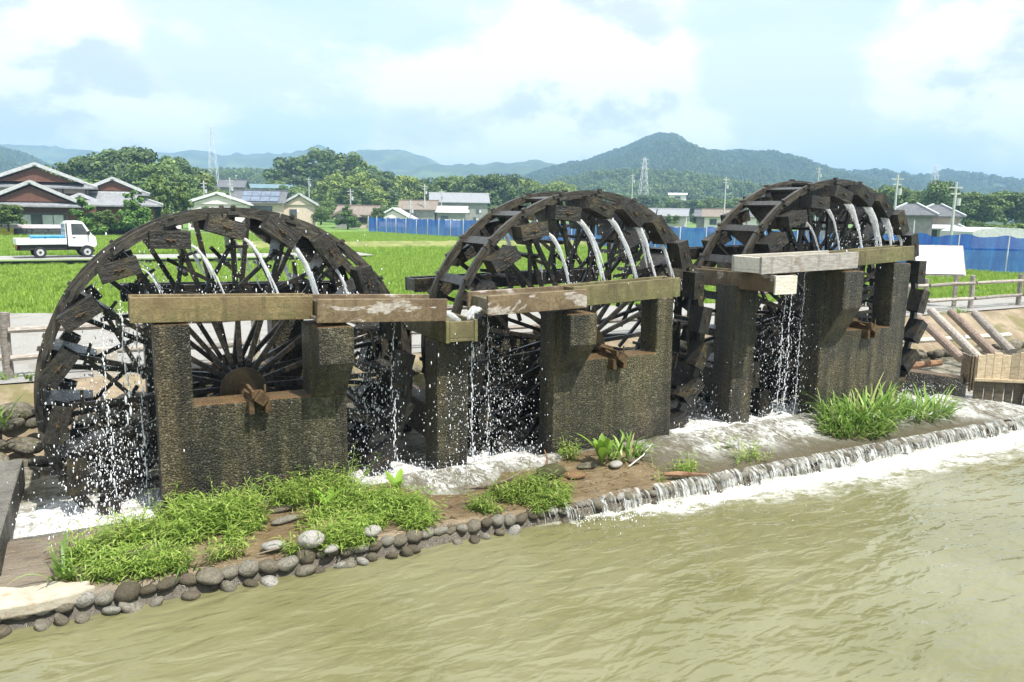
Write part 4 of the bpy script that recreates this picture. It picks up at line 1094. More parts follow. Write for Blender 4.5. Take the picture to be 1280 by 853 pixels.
def stream_mesh(name, pts, wid, thk, seed, nseg=7, strands=4):
    """a jet of several flattened strands that part and fray on the way down"""
    r = random.Random(seed); P = [Vector(p) for p in pts]; V = []; UV = []; F = []; n = len(P)
    for s_ in range(strands):
        off = r.random() * 50; dy = (s_ / max(1, strands - 1) - .5) * wid * 1.25 if strands > 1 else 0; lag = r.uniform(-.06, .10) * (P[-1] - P[0]).length
        t1 = 1.0 if s_ == strands // 2 else r.uniform(.55, 1.0); b0 = len(V); m = max(4, int(n * t1)); wd_ = wid / strands * r.uniform(.75, 1.5)
        for i in range(m):
            t = i / (n - 1); p = P[i] + Vector((lag * t * t, dy * (1 - .35 * t) + .012 * noise.noise(Vector((t * 5, off, 4))), 0)); d = (P[min(i + 1, n - 1)] - P[max(i - 1, 0)]).normalized()
            sd = Vector((0, 1, 0)) - d * d.y; sd.normalize(); u = d.cross(sd); tail = min(1, (m - 1 - i) / 3 + (.25 if t1 < 1 else .9))
            for k in range(nseg):
                a = 2 * math.pi * k / nseg; j = 1 + .7 * noise.noise(Vector((math.cos(a) * 1.5 + off, math.sin(a) * 1.5, t * 9)))
                V.append(p + sd * math.cos(a) * wd_ * j * tail + u * math.sin(a) * thk * j * tail); UV.append((k / nseg + s_, t * (P[-1] - P[0]).length * 2))
        for i in range(m - 1):
            for k in range(nseg): F.append((b0 + i * nseg + k, b0 + i * nseg + (k + 1) % nseg, b0 + (i + 1) * nseg + (k + 1) % nseg, b0 + (i + 1) * nseg + k))
    me = raw_mesh(name, [v[:] for v in V], F, M_fall, True)
    uvl = me.uv_layers.new(name='UVMap'); lv = np.zeros(len(me.loops), np.int32); me.loops.foreach_get('vertex_index', lv)
    uvl.data.foreach_set('uv', np.array(UV, np.float32)[lv].ravel())
    return me


DROPS = []     # (x, y, z, radius)


def drops_along(p0, p1, n, sp, r_=(.003, .011)):
    p0, p1 = Vector(p0), Vector(p1)
    for _ in range(n):
        q = p0.lerp(p1, rnd.random()); DROPS.append((q.x + rnd.gauss(0, sp), q.y + rnd.gauss(0, sp), q.z + rnd.gauss(0, sp), rnd.uniform(*r_) * rnd.random() ** .4))


ORD = ['first', 'second', 'third', 'fourth', 'fifth', 'sixth', 'seventh']
WN = ['leftmost', 'middle', 'rightmost']; seedc = 100
for wi_, wd_ in enumerate(WH):
    N = wd_['N']; cnt = [0, 0]
    zt = [2.44, 2.44, 2.85][wi_]
    for k in sorted(range(N), key=lambda k: ((wd_['ph'] + k * 2 * math.pi / N + math.pi) % (2 * math.pi))):
        a = (wd_['ph'] + k * 2 * math.pi / N + math.pi) % (2 * math.pi) - math.pi; ad = math.degrees(a)
        if not (-47 < ad < 44): continue
        la = a + TILT; mx_, mz_ = wd_['hx'] + math.sin(a) * wd_['rb'], wd_['hz'] + math.cos(a) * wd_['rb']
        flow = {True: .35}.get(ad < -36, .75 if ad < -20 else 1.0 if ad < 8 else 1.15 if ad < 26 else .75)
        for side in (0, 1):
            flow *= rnd.uniform(.8, 1.2)
            yy = (YF - .045 - .14) if side == 0 else (YR + .05 + .13)
            L = .19 * wd_['s']; sx0, sz0 = mx_ + math.cos(la) * L - math.sin(la) * .06, mz_ - math.sin(la) * L - math.cos(la) * .06
            vx, vz = .95 * math.cos(la) * .8 + rnd.uniform(.05, .28), -.75 * max(0, math.sin(la)); vy = -.42 if side == 0 else .5
            zend = zt - .06; T = (vz + math.sqrt(max(.01, vz * vz + 2 * 9.8 * (sz0 - zend)))) / 9.8
            T = min(T, (vz + math.sqrt(max(.01, vz * vz + 19.6 * (sz0 - zend)))) / 9.8)
            pts = [(sx0 + vx * t, yy + vy * t, sz0 + vz * t - 4.9 * t * t) for t in rng_n(0, T, 16)]
            lands = pts[-1][0] > [.22, 3.98, 8.3][wi_]
            cnt[side] += 1; seedc += 1
            o = link('water_stream', stream_mesh('water_stream', pts, .080 * flow, .015 * flow, seedc, 7, 5))
            tag(o, f"{'front' if side == 0 else 'rear'} water stream, {ORD[cnt[side] - 1]} from the left, spilling from a bucket of the {WN[wi_]} wheel", 'water stream', 'streams spilling from the wheel buckets')
            if side == 0:
                for tt in (4, 8, 11, 14): drops_along(pts[tt - 1], pts[tt + 1], int(9 * flow), .035)
                drops_along(pts[-1], pts[-1], int(30 * flow), .07, (.004, .013)); drops_along(pts[-1], pts[-1], int(34 * flow), .03, (.008, .02))
# drips and overflow below the troughs
def drip(x, y, z0, z1, wv, label, seed):
    pts = [(x + .05 * noise.noise(Vector((i * .4, seed, 0))), y, z0 + (z1 - z0) * i / 18) for i in range(19)]
    V = []; F = []; k_ = 0; z = z0; rr = random.Random(seed)
    while z > z1:
        ln = rr.uniform(.02, .11) * (.5 + .8 * (z0 - z) / max(.3, z0 - z1)); u = (z0 - z) / (z0 - z1); ax = x + .04 * noise.noise(Vector((z * 1.6, seed, 0))) + rr.gauss(0, .006 + .012 * u); q_ = wv * rr.uniform(.25, .75); b0 = len(V)
        for i in range(5):
            t = i / 4; rad = q_ * math.sin(math.pi * (.08 + .84 * t)) ** .8
            for k in range(5): V.append((ax + math.cos(k * 1.2566) * rad, y + rr.gauss(0, .002) + math.sin(k * 1.2566) * rad, z - ln * t))
        for i in range(4):
            for k in range(5): F.append((b0 + i * 5 + k, b0 + i * 5 + (k + 1) % 5, b0 + i * 5 + 5 + (k + 1) % 5, b0 + i * 5 + 5 + k))
        z -= ln * rr.uniform(.55, 1.25)
    o = link('water_stream', raw_mesh('water_stream', V, F, M_drop, True)); tag(o, label, 'water stream', 'overflow falling below the troughs')
    drops_along(pts[2], pts[-1], int(70 * abs(z1 - z0)), .05)


drip(-.02, 8.95, 2.35, .25, .014, 'thin stream falling left of the nearest trough into the channel', 301)
drip(.30, 8.92, 2.30, .3, .020, 'thin stream falling just behind the left pillar of the nearest frame', 302)
drip(.16, 8.86, 2.45, 1.2, .020, 'short stream splashing off the left end of the nearest trough', 303)
drip(4.02, 8.6, 2.14, .25, .022, 'stream running off the cross trough on the left post', 304)
drip(4.22, 8.55, 2.2, .3, .012, 'thin stream falling right of the left post', 305)
drip(3.0, 8.62, 2.16, .3, .012, 'thin stream falling left of the left post', 306)
drip(8.82, 7.99, 2.32, .3, .014, 'thin stream falling from the pale end of the cross trough on the right post', 307)
drip(9.35, 8.6, 2.6, .3, .013, 'thin stream falling from the pale gray trough before the rightmost wheel', 308)
drip(9.75, 8.6, 2.6, .3, .010, 'thin stream beside the left pillar of the rightmost frame', 309)
drip(7.14, 8.62, 2.52, 1.9, .022, 'short stream off the right end of the middle trough', 310)
# water arriving in the cross trough on the left post
pts = [(3.45 + .30 * i / 8, 8.38, 2.26 - .15 * (i / 8) ** 1.6) for i in range(9)]
tag(link('water_stream', stream_mesh('water_stream', pts, .20, .022, 330, 7, 6)), 'broad white gush from the stained trough into the cross trough on the left post', 'water stream')
pts = [(3.99 - .13 * i / 8, 8.40, 2.26 - .14 * (i / 8) ** 1.6) for i in range(9)]
tag(link('water_stream', stream_mesh('water_stream', pts, .16, .020, 331, 7, 6)), 'broad white gush from the gray stained trough into the cross trough on the left post', 'water stream')
# splash clouds
for _ in range(1700): 
    a = rnd.uniform(R(-165), R(-25)); q = rnd.uniform(.9, 2.05); DROPS.append((1.37 + math.sin(a) * q, rnd.uniform(8.82, 9.9), max(.25, 1.35 + math.cos(a) * q), rnd.uniform(.003, .0125) * rnd.random() ** .5))
for (cx, cy, cz, rx, rz, n) in ((-.1, 8.9, .75, .45, .6, 800), (2.75, 9.0, 1.1, .35, .8, 650), (4.5, 8.75, 1.0, .45, .75, 600), (3.7, 8.45, 1.1, .25, .7, 260), (9.35, 8.7, 1.2, .5, .8, 420), (8.0, 9.0, .6, .3, .4, 120),
                            (-.3, 8.6, .3, .7, .12, 420), (4.5, 8.6, .3, .5, .12, 320), (3.5, 8.3, .3, .5, .10, 250), (9.4, 8.7, .3, .6, .12, 260), (12.9, 8.6, .35, .9, .14, 240), (2.9, 8.7, .3, .5, .12, 240), (7.9, 8.6, .3, .6, .12, 200), (6.1, 9.0, 2.6, .9, .6, 130), (1.5, 9.0, 2.6, 1.0, .5, 200), (11, 9.0, 2.9, .9, .5, 110)):
    for _ in range(int(n * 1.6)): DROPS.append((cx + rnd.gauss(0, rx * .6), cy + rnd.gauss(0, .22), max(.22, cz + rnd.gauss(0, rz * .6)), rnd.uniform(.003, .012) * rnd.random() ** .5))
# spray where the weir falls into the river
for _ in range(1500):
    x = rnd.uniform(4.4, 15); DROPS.append((x, 6.86 - abs(rnd.gauss(0, .16)), .03 + abs(rnd.gauss(0, .035)), rnd.uniform(.003, .010)))


def drops_mesh(name, D):
    ico = [(0, 0, 1), (.894, 0, .447), (.276, .851, .447), (-.724, .526, .447), (-.724, -.526, .447), (.276, -.851, .447), (.724, .526, -.447), (-.276, .851, -.447), (-.894, 0, -.447), (-.276, -.851, -.447), (.724, -.526, -.447), (0, 0, -1)]
    fc = [(0, 1, 2), (0, 2, 3), (0, 3, 4), (0, 4, 5), (0, 5, 1), (1, 6, 2), (2, 7, 3), (3, 8, 4), (4, 9, 5), (5, 10, 1), (6, 7, 2), (7, 8, 3), (8, 9, 4), (9, 10, 5), (10, 6, 1), (11, 7, 6), (11, 8, 7), (11, 9, 8), (11, 10, 9), (11, 6, 10)]
    D = np.array(D, np.float32); ic = np.array(ico, np.float32); st = np.ones((len(D), 1, 3), np.float32); st[:, 0, 2] = np.random.RandomState(3).uniform(1, 3.6, len(D)); st *= .74
    V = D[:, None, :3] + ic[None] * D[:, None, 3:4] * st
    F = np.array(fc, np.int32)[None] + (np.arange(len(D), dtype=np.int32) * 12)[:, None, None]
    return raw_mesh(name, V.reshape(-1, 3), F.reshape(-1, 3), M_drop, True)


tag(link('water_drops', drops_mesh('water_drops', DROPS)), 'white droplets flying off the wheels and weir', None, None, 'stuff')

# the low weir: many narrow ribbons of water between the edging stones
V = []; F = []; UV = []; xs_ = rng(4.3, 16.2, .035)
for x in xs_:
    o1, o2 = noise.noise(Vector((x * 3.1, 0, 0))), noise.noise(Vector((x * 7.7, 3, 0)))
    for i in range(6):
        t = i / 5; V.append((x, 7.09 + .03 * o1 - (.15 + .03 * o2) * t ** .6, .196 + .012 * o2 - .19 * t ** 1.6 - .004 * i)); UV.append((x * 3.2, t * .8))
for k in range(len(xs_) - 1):
    if noise.noise(Vector((xs_[k] * 3.3, 7, 0))) * 1.3 + .8 * sstep(4.2, 7.0, xs_[k]) < .30: continue
    for i in range(5): F.append((k * 6 + i, k * 6 + i + 1, (k + 1) * 6 + i + 1, (k + 1) * 6 + i))
me = raw_mesh('weir_film', V, F, M_film, True); uvl = me.uv_layers.new(name='UVMap'); lv = np.zeros(len(me.loops), np.int32); me.loops.foreach_get('vertex_index', lv)
uvl.data.foreach_set('uv', np.array(UV, np.float32)[lv].ravel())
tag(link('weir_film', me), 'thin glassy film of water spilling over the stone edging', None, None, 'stuff')
V = []; F = []; UV = []
x = 4.0; q = 0
while x < 16:
    dens = sstep(4.2, 7.5, x); cl_ = noise.noise(Vector((x * 2.3, 0, 9.1))); wv = rnd.uniform(.003, .010)
    if rnd.random() < .12 + .26 * dens + .5 * cl_:
        y0 = 7.02 + rnd.uniform(-.05, .02); b0 = len(V); n = 7; z1 = rnd.uniform(.13, .19); z2 = rnd.uniform(-.01, .04); dy = rnd.uniform(.10, .17)
        for i in range(n):
            t = i / (n - 1); yy = y0 - dy * t ** .55; z = z1 + (z2 - z1) * t ** 1.7; jx = rnd.uniform(-.007, .007); ww = wv * (1 + rnd.uniform(-.35, .35))
            for sgn in (-1, 0, 1):
                V.append((x + sgn * ww + jx, yy - .010 * (1 - abs(sgn)), z)); UV.append((x * 3 + sgn * .2, t))
        for i in range(n - 1):
            for k in range(2): F.append((b0 + i * 3 + k, b0 + i * 3 + k + 1, b0 + (i + 1) * 3 + k + 1, b0 + (i + 1) * 3 + k))
    x += rnd.uniform(.008, .034)
me = raw_mesh('falling_water', V, F, M_film, True); uvl = me.uv_layers.new(name='UVMap'); lv = np.zeros(len(me.loops), np.int32); me.loops.foreach_get('vertex_index', lv)
uvl.data.foreach_set('uv', np.array(UV, np.float32)[lv].ravel())
tag(link('falling_water', me), 'row of narrow white trickles falling over the stone edging', None, None, 'stuff')


# ================================================================ PLANTS ON THE TERRACE
def blades(verts, faces, base, h, az, lean, wv, segs=4, droop=.5):
    """one curved grass leaf"""
    ca, sa = math.cos(az), math.sin(az); b0 = len(verts)
    for i in range(segs + 1):
        u = i / segs; ww = wv * (1 - u ** 1.8) * (.55 + .9 * min(1, u * 3)) * .8 + .0008
        ro = lean * u + .0; z = h * (u - droop * u * u); 
        px, py = base[0] + ca * ro, base[1] + sa * ro
        verts += [(px - sa * ww, py + ca * ww, base[2] + z), (px + sa * ww, py - ca * ww, base[2] + z)]
    for i in range(segs): faces.append((b0 + i * 2, b0 + i * 2 + 1, b0 + i * 2 + 3, b0 + i * 2 + 2))


def in_poly(x, y, P):
    c = False; j = len(P) - 1
    for i in range(len(P)):
        if (P[i][1] > y) != (P[j][1] > y) and x < (P[j][0] - P[i][0]) * (y - P[i][1]) / (P[j][1] - P[i][1]) + P[i][0]: c = not c
        j = i
    return c


def grass_patch(label, poly, n, h=(.12, .3), seed=1):
    """creeping grass: leafy stems with short curved leaves"""
    r = random.Random(seed); V = []; F = []
    x0, x1 = min(p[0] for p in poly), max(p[0] for p in poly); y0, y1 = min(p[1] for p in poly), max(p[1] for p in poly)
    k = 0
    while k < n:
        x, y = r.uniform(x0, x1), r.uniform(y0, y1)
        dn = noise.noise(Vector((x * 2.2, y * 2.2, seed)))
        if not in_poly(x, y, poly) or dn + .5 * noise.noise(Vector((x * 5.5, y * 5.5, seed + 3))) < .04 - r.random() * .28: continue
        k += 1
        H_ = r.uniform(*h) * (1 + .8 * dn) * (1.45 if r.random() < .06 else 1); az = r.random() * 6.283; ln = r.uniform(.03, .2) * H_ / .2; z = terr_z(x, max(y, 7.12)) - .01
        m_ = r.randint(5, 8)
        blades(V, F, (x, y, z), H_, az, ln, .0035, 3, .1)
        for i in range(m_):
            u = (i + .6) / m_; bx, by, bz = x + math.cos(az) * ln * u, y + math.sin(az) * ln * u, z + H_ * (u - .1 * u * u)
            blades(V, F, (bx, by, bz), r.uniform(.02, .07), az + (i % 2) * 3.14 + r.uniform(-1.1, 1.1), r.uniform(.05, .12), r.uniform(.0035, .0075), 3, r.uniform(.5, 1.5))
    tag(link('grass', raw_mesh('grass', V, F, M_grass)), label, None, None, 'stuff')


grass_patch('bright creeping grass in front of the left frame', [(-.5, 7.42), (-.1, 7.14), (.4, 7.12), (.95, 7.22), (1.25, 7.6), (1.35, 8.1), (1.2, 8.36), (.45, 8.38), (.1, 8.1), (-.2, 7.9), (-.45, 7.8)], 1350, (.06, .27), 1)
grass_patch('bright creeping grass under the right half of the left frame', [(1.3, 8.36), (1.5, 8.02), (2.2, 7.9), (2.42, 8.1), (2.4, 8.38)], 320, (.14, .34), 2)
grass_patch('bright creeping grass at the stone edging in the middle', [(1.4, 7.08), (2.1, 6.95), (2.75, 7.0), (3.0, 7.25), (2.85, 7.75), (2.3, 8.05), (1.75, 7.75)], 950, (.06, .25), 3)
grass_patch('bright creeping grass hanging over the edging on the right', [(3.4, 7.42), (3.62, 7.05), (4.0, 6.98), (4.35, 7.0), (4.75, 7.1), (4.7, 7.4), (4.3, 7.6), (3.8, 7.62)], 400, (.07, .2), 4)
grass_patch('thin young grass in shallow water by the driftwood', [(5.9, 7.2), (6.5, 7.15), (6.6, 7.55), (6.1, 7.6)], 45, (.12, .26), 5)
grass_patch('few grass stems in shallow water left of the reeds', [(6.9, 7.2), (7.7, 7.2), (7.7, 7.7), (7.0, 7.7)], 32, (.12, .3), 6)
grass_patch('sparse weeds at the foot of the middle frame', [(5.15, 8.05), (5.4, 8.05), (5.4, 8.36), (5.12, 8.36)], 36, (.10, .24), 8)


def reed_clump(label, cx, cy, rx, ry, n, h, seed, z=None, name='reed_clump', cat='grass clump', mat=None, wv=(.009, .020)):
    r = random.Random(seed); V = []; F = []
    for _ in range(n):
        t = r.random() * 6.283; q = math.sqrt(r.random()); x, y = cx + math.cos(t) * rx * q, cy + math.sin(t) * ry * q
        H_ = r.uniform(*h) * (1.1 - .35 * q); zz = (terr_z(x, max(y, 7.12)) if z is None else z) - .02
        blades(V, F, (x - cx, y - cy, zz), H_ * 1.2, t + r.uniform(-1.3, 1.3), H_ * r.uniform(.2, 1.15), r.uniform(*wv), 7, r.uniform(.3, .85))
    o = link(name, raw_mesh(name, V, F, mat or M_reed), None, (cx, cy, 0)); return tag(o, label, cat)


reed_clump('tall arching reed clump at the foot of the rightmost frame', 10.6, 7.95, .85, .38, 400, (.25, .9), 21)
reed_clump('lower reed tuft right of the tall reeds by the rushing water', 11.75, 7.75, .5, .33, 200, (.25, .75), 22)
reed_clump('low leafy clump in front of the tall reeds', 10.0, 7.62, .65, .3, 330, (.2, .5), 23)
reed_clump('slender grass tuft behind the tall broad leaved plant', 5.95, 7.98, .25, .16, 70, (.25, .55), 24)
reed_clump('thin grass tuft on the stones at the left end of the channel', -1.3, 11.0, .22, .2, 26, (.3, .7), 25, z=.75)
reed_clump('long bladed tuft leaning at the left end of the grass', -.42, 7.45, .12, .1, 20, (.3, .5), 26, wv=(.012, .018))
reed_clump('long bladed tuft in front of the left grass patch', .55, 7.18, .12, .08, 12, (.2, .35), 27, wv=(.010, .016))


for i_, (x_, y_, n_, lb_) in enumerate(((-1.05, 12.45, 26, 'small weed tuft at the foot of the leftmost fence post'), (2.3, 12.4, 22, 'small weed tuft at the fence seen through the leftmost wheel'), (19.6, 12.2, 34, 'small weed tuft on the bank top left of the right fence post'), (23.4, 12.15, 60, 'green weed tuft on the bank top at the right edge'))):
    reed_clump(lb_, x_, y_, .35, .15, n_, (.1, .3), 50 + i_, z=1.02, name='weed_tuft', cat='weeds')


def leafy(label, x, y, n, h, wv, seed, spread=.35):
    """plant of broad upright leaves, each leaf a part"""
    r = random.Random(seed); o = empty('broadleaf_plant', (x, y, terr_z(x, y) - .01), 0, label, 'plant')
    for k in range(n):
        V = []; F = []; az = k * 2.4 + r.uniform(-.3, .3); H_ = h * r.uniform(.6, 1.0); ln = H_ * r.uniform(.12, spread) * 2; segs = 7; ca, sa = math.cos(az), math.sin(az)
        for i in range(segs + 1):
            u = i / segs; pet = .30
            ww = .007 if u < pet * .7 else wv * math.sin(math.pi * min(1, ((u - pet * .5) / (1 - pet * .5)))) ** .75 + .002
            ro = ln * u ** 1.7; z = H_ * (u - .12 * u * u * u)
            for sgn, dz in ((-1, .35), (0, 0), (1, .35)):
                V.append((ca * ro - sa * ww * sgn - ca * dz * ww * .6, sa * ro + ca * ww * sgn - sa * dz * ww * .6, z + dz * ww * .5))
        for i in range(segs):
            for q in range(2): F.append((i * 3 + q, i * 3 + q + 1, (i + 1) * 3 + q + 1, (i + 1) * 3 + q))
        link('leaf', raw_mesh('leaf', V, F, M_canna, True), o)
    return o


leafy('tall broad leaved bright green plant on mud before the middle frame', 5.5, 7.85, 13, .52, .055, 31, .4)
leafy('bright broad leaved seedling at the top of the middle grass patch', 2.8, 7.98, 8, .30, .042, 32)
leafy('yellowish broad leaved seedling under the right pillar of the left frame', 1.98, 7.85, 5, .34, .04, 33)
leafy('small broad leaved weed in the left grass patch', .15, 7.75, 5, .2, .04, 34)


# leaf scraps and twigs on the mud
rr = random.Random(77); V = []; F = []
for _ in range(420):
    x, y = rr.uniform(-.6, 7.2), rr.uniform(7.12, 8.3); z = terr_z(x, y) + .006; a = rr.random() * 6.28; L_, w_ = rr.uniform(.012, .06), rr.uniform(.003, .012); ca, sa = math.cos(a), math.sin(a); b0 = len(V)
    V += [(x - ca * L_, y - sa * L_, z), (x - sa * w_, y + ca * w_, z + .006), (x + ca * L_, y + sa * L_, z + rr.uniform(0, .02)), (x + sa * w_, y - ca * w_, z + .003)]; F.append((b0, b0 + 1, b0 + 2, b0 + 3))
tag(link('leaf_litter', raw_mesh('leaf_litter', V, F, mat_leaf('dead_leaf', (.05, .03, .015), (.14, .085, .04), (.34, .26, .13), .1, .6))), 'brown leaf scraps and twigs scattered on the mud', None, None, 'stuff')


# driftwood and twigs
def wood(name, pts, rad, label, mat, cat='driftwood'):
    b = MB(); b.tube(pts, rad, 8, True, .25); return tag(b.build(name, mat, smooth=False), label, cat)


M_redwood = mat_simple('red_driftwood', (.15, .075, .04), (.29, .17, .09), 9, .7, .01, 'obj')
wood('driftwood', [(6.0, 7.24, .235), (6.14, 7.16, .24), (6.26, 7.12, .235), (6.46, 7.06, .22), (6.56, 7.05, .21)], [.02, .036, .03, .016, .008], 'reddish driftwood log lying on the weir edge', M_redwood)
wood('branch', [(3.55, 7.80, .25), (3.85, 7.74, .26), (4.15, 7.82, .27), (4.5, 7.95, .33)], [.012, .016, .013, .006], 'dark thin branch across the mud above the right grass patch', M_brownlog, 'branch')
wood('branch', [(4.66, 7.86, .28), (4.72, 7.9, .42), (4.70, 7.95, .52)], [.02, .014, .006], 'short upright stub on the mossy rock', M_redwood, 'branch')
wood('branch', [(5.75, 7.62, .25), (6.05, 7.72, .33), (6.3, 7.86, .42)], [.008, .008, .004], 'thin dry twig right of the tall broad leaved plant', M_palewood, 'twig')
wood('branch', [(1.12, 7.12, .22), (1.32, 7.14, .23), (1.5, 7.22, .24)], [.006, .008, .004], 'thin dark twig on mud by the large pale cobble', M_brownlog, 'twig')

# ================================================================ SLUICE, LOGS, FENCE, SIGN
gate = empty('sluice_gate', (13.42, 8.02, .2), math.atan2(-.49, .66), 'tan plank sluice box with dark soaked lower boards at the right edge', 'sluice gate')
gate.scale = (.72, 1, 1)
# upper pale planks, lower soaked planks
for i, (a, b_) in enumerate(((.12, .30), (.305, .47), (.475, .66), (.665, .86), (.865, 1.05), (1.055, 1.25))):
    q = MB(); q.box(a, b_, 0, .035, .42, .86 + .02 * (i % 3) + i * .006); q.build('plank', M_plank, gate, bevel=.004)
for i, (a, b_) in enumerate(((.10, .34), (.345, .56), (.565, .80), (.805, 1.0), (1.005, 1.25))):
    q = MB(); q.prism([(a, .40), (a + .02, .02 + .03 * (i % 2)), (b_ - .03, .0), (b_, .40)], .02, .055); q.build('plank', M_darkplank, gate, bevel=.004)
q = MB(); q.box(.06, 1.28, -.05, .015, .40, .45); q.build('batten', M_plank, gate, bevel=.005)
q = MB(); q.box(-.06, -.02, .03, .35, .30, .84); q.box(-.015, .02, -.01, .05, .2, .84); q.box(.045, .09, -.015, .05, .22, .84); q.build('side_plank', M_trough_wet, gate, bevel=.004)
q = MB(); q.tube([(1.30, -.03, -.1), (1.30, -.03, .52)], .085, 10); q.build('post', M_logwood, gate)
b = MB(); b.add([(12.55, 9.7, -.2), (13.36, 8.12, -.2), (13.62, 8.2, -.2), (12.9, 9.85, -.2), (12.55, 9.7, .66), (13.36, 8.12, .62), (13.62, 8.2, .62), (12.9, 9.85, .66)], [(0, 3, 2, 1), (4, 5, 6, 7), (0, 1, 5, 4), (1, 2, 6, 5), (2, 3, 7, 6), (3, 0, 4, 7)])
tag(b.build('concrete_wall', M_conc_wet, bevel=.02), 'dark soaked low wall running from the last wheel to the sluice box', 'wall')
for i, (t_, bt, lb) in enumerate((((15.885, 10.8, 1.249), (15.464, 9.7, .741), 'leaning brown log nearest the rightmost wheel'), ((16.279, 10.8, 1.391), (16.036, 9.7, .718), 'leaning gray log, second from the rightmost wheel'), ((17.007, 10.8, 1.321), (16.622, 9.7, .73), 'leaning brown log, third from the rightmost wheel'), ((17.918, 10.8, 1.242), (17.286, 9.7, .738), 'leaning gray log at the right end of its row'))):
    T_, B_ = Vector(t_), Vector(bt); d = (B_ - T_).normalized()
    q = MB(); q.tube([T_, T_.lerp(B_, .5), B_ + d * .35], [.085, .09, .095], 12); tag(q.build('log', M_brownlog if i % 2 == 0 else M_logwood), lb, 'log', 'logs leaning against the bank')
q = MB(); q.tube([(15.4, 11.0, .70), (17.2, 10.95, .66), (19.6, 10.9, .62)], .06, 8); tag(q.build('log', M_palewood), 'pale log lying along the bank behind the leaning logs', 'log')
q = MB(); q.tube([(14.0, 10.5, .30), (15.1, 10.3, .32), (15.9, 10.2, .34)], [.07, .08, .07], 8); tag(q.build('log', M_redwood), 'reddish log floating at the channel bank behind the last wheel', 'log')

fence = empty('log_fence', (0, 12.6, 1.02), 0, 'weathered two rail log fence along the gravel path behind the wheels', 'fence')
FX = [-9.9, -7.7, -5.5, -3.4, -1.22, .82, 2.1, 4.28, 6.4, 8.5, 10.6, 12.6, 14.7, 16.7, 18.7, 20.67, 22.9, 25.1, 27.3]
for x in FX:
    q = MB(); q.tube([(x, 0, -.05), (x + rnd.uniform(-.02, .02), 0, .5), (x + rnd.uniform(-.02, .02), 0, .9 + rnd.uniform(-.04, .04))], [.07, .066, .062], 9, True, .12); q.build('post', M_logwood, fence)
for a, b_ in zip(FX[:-1], FX[1:]):
    for z in (.70, .30):
        if a == -3.4 and z > .6: pass
        q = MB(); q.tube([(a + .05, -.085, z + rnd.uniform(-.02, .02)), ((a + b_) / 2, -.085, z + rnd.uniform(-.02, .02)), (b_ - .05, -.085, z + rnd.uniform(-.02, .02))], [.042, .047, .043], 8, True, .15); q.build('rail', M_logwood, fence)
q = MB(); q.box(-.16, .16, -.05, .05, 0, .42); tag(q.build('marker_block', M_palewood, None, (-.02, 12.2, 1.02), bevel=.01), 'small pale block on the path edge behind the leftmost wheel', 'block')
sg = empty('sign_board', (20.1, 13.25, 1.03), math.atan2(-.55, .835), 'blank white slanted notice board on posts beyond the log fence', 'sign board')
S_ = Matrix.Rotation(R(-24), 4, 'X')
for nm, bx, mt_ in (('panel', (-.62, .62, -.02, .01, -.40, .40), M_sign), ('frame', (-.66, .66, .012, .04, -.44, .44), M_logwood)):
    q = MB(); q.box(*bx, S_); q.build(nm, mt_, sg, (0, -.05, 1.27), bevel=.006)
for x in (-.58, .58):
    q = MB(); q.box(x - .045, x + .045, .10, .18, -.1, 1.2); q.build('leg', M_logwood, sg)

# ================================================================ BLUE NET
nf = empty('net_fence', (29.4, 93.3, .60), 0, 'long blue crop net on pale poles round the far field', 'net fence')
A, B = Vector((29.4, 93.3)), Vector((41.6, 13.5)); L = (B - A).length; n = 34
for i in range(n + 1):
    p = A.lerp(B, i / n) - A
    q = MB(); hh = 1.95 + rnd.uniform(-.1, .3) if p.length < 55 else rnd.choice((2.0, 2.1, 2.7)); q.tube([(p.x, p.y, 0), (p.x + rnd.uniform(-.05, .05), p.y, hh)], .032 if p.length > 50 else .045, 6); q.build('pole', M_steel, nf)
for i in range(n):
    p, q_ = A.lerp(B, i / n) - A, A.lerp(B, (i + 1) / n) - A; V = []; F = []; nx, nz = 16, 7; nrm = Vector((q_ - p).to_tuple()).normalized()
    for k in range(nz):
        for j in range(nx):
            u = j / (nx - 1); z = .02 + (2.0 - .10 * math.sin(u * math.pi) + .16 * noise.noise(Vector((i * 3 + u * 3, 0, 5)))) * k / (nz - 1); c = p.lerp(q_, u); wv = .10 * noise.noise(Vector((i * 2 + u * 4, z * 1.2, 1))) * math.sin(u * math.pi)
            V.append((c.x - nrm.y * wv + .07, c.y + nrm.x * wv, z))
    for k in range(nz - 1):
        for j in range(nx - 1): F.append((k * nx + j, k * nx + j + 1, (k + 1) * nx + j + 1, (k + 1) * nx + j))
    link('net', raw_mesh('net', V, F, M_net, True), nf)
# the front run of the same kind of net, beyond the farthest wheel
q = MB(); q.box(-.9, .9, -.02, .02, 0, .9); tag(q.build('notice', M_sign, None, (36.6, 46 + 38, 1.6), (0, 0, R(-30))), 'small white notice hung on the far blue net', 'notice')


# ================================================================ HOUSES
def window(parent, x, z, wd, h, y, pane=M_glass, leaves=2):
    f = MB(); t = .06
    f.box(x - wd / 2, x + wd / 2, y - .05, y + .05, z, z + t); f.box(x - wd / 2, x + wd / 2, y - .05, y + .05, z + h - t, z + h)
    for k in range(leaves + 1):
        xx = x - wd / 2 + (wd - t) * k / leaves; f.box(xx, xx + t, y - .052, y + .048, z + t, z + h - t)
    o = f.build('window', M_frame, parent)
    for k in range(leaves):
        a = x - wd / 2 + (wd - t) * k / leaves + t; b_ = x - wd / 2 + (wd - t) * (k + 1) / leaves
        p = MB(); p.box(a + .004, b_ - .004, y - .02, y + .02, z + t + .004, z + h - t - .004); p.build('pane', pane if not (pane is M_curtain and k % 3 == 0) else M_glass, o)
    return o


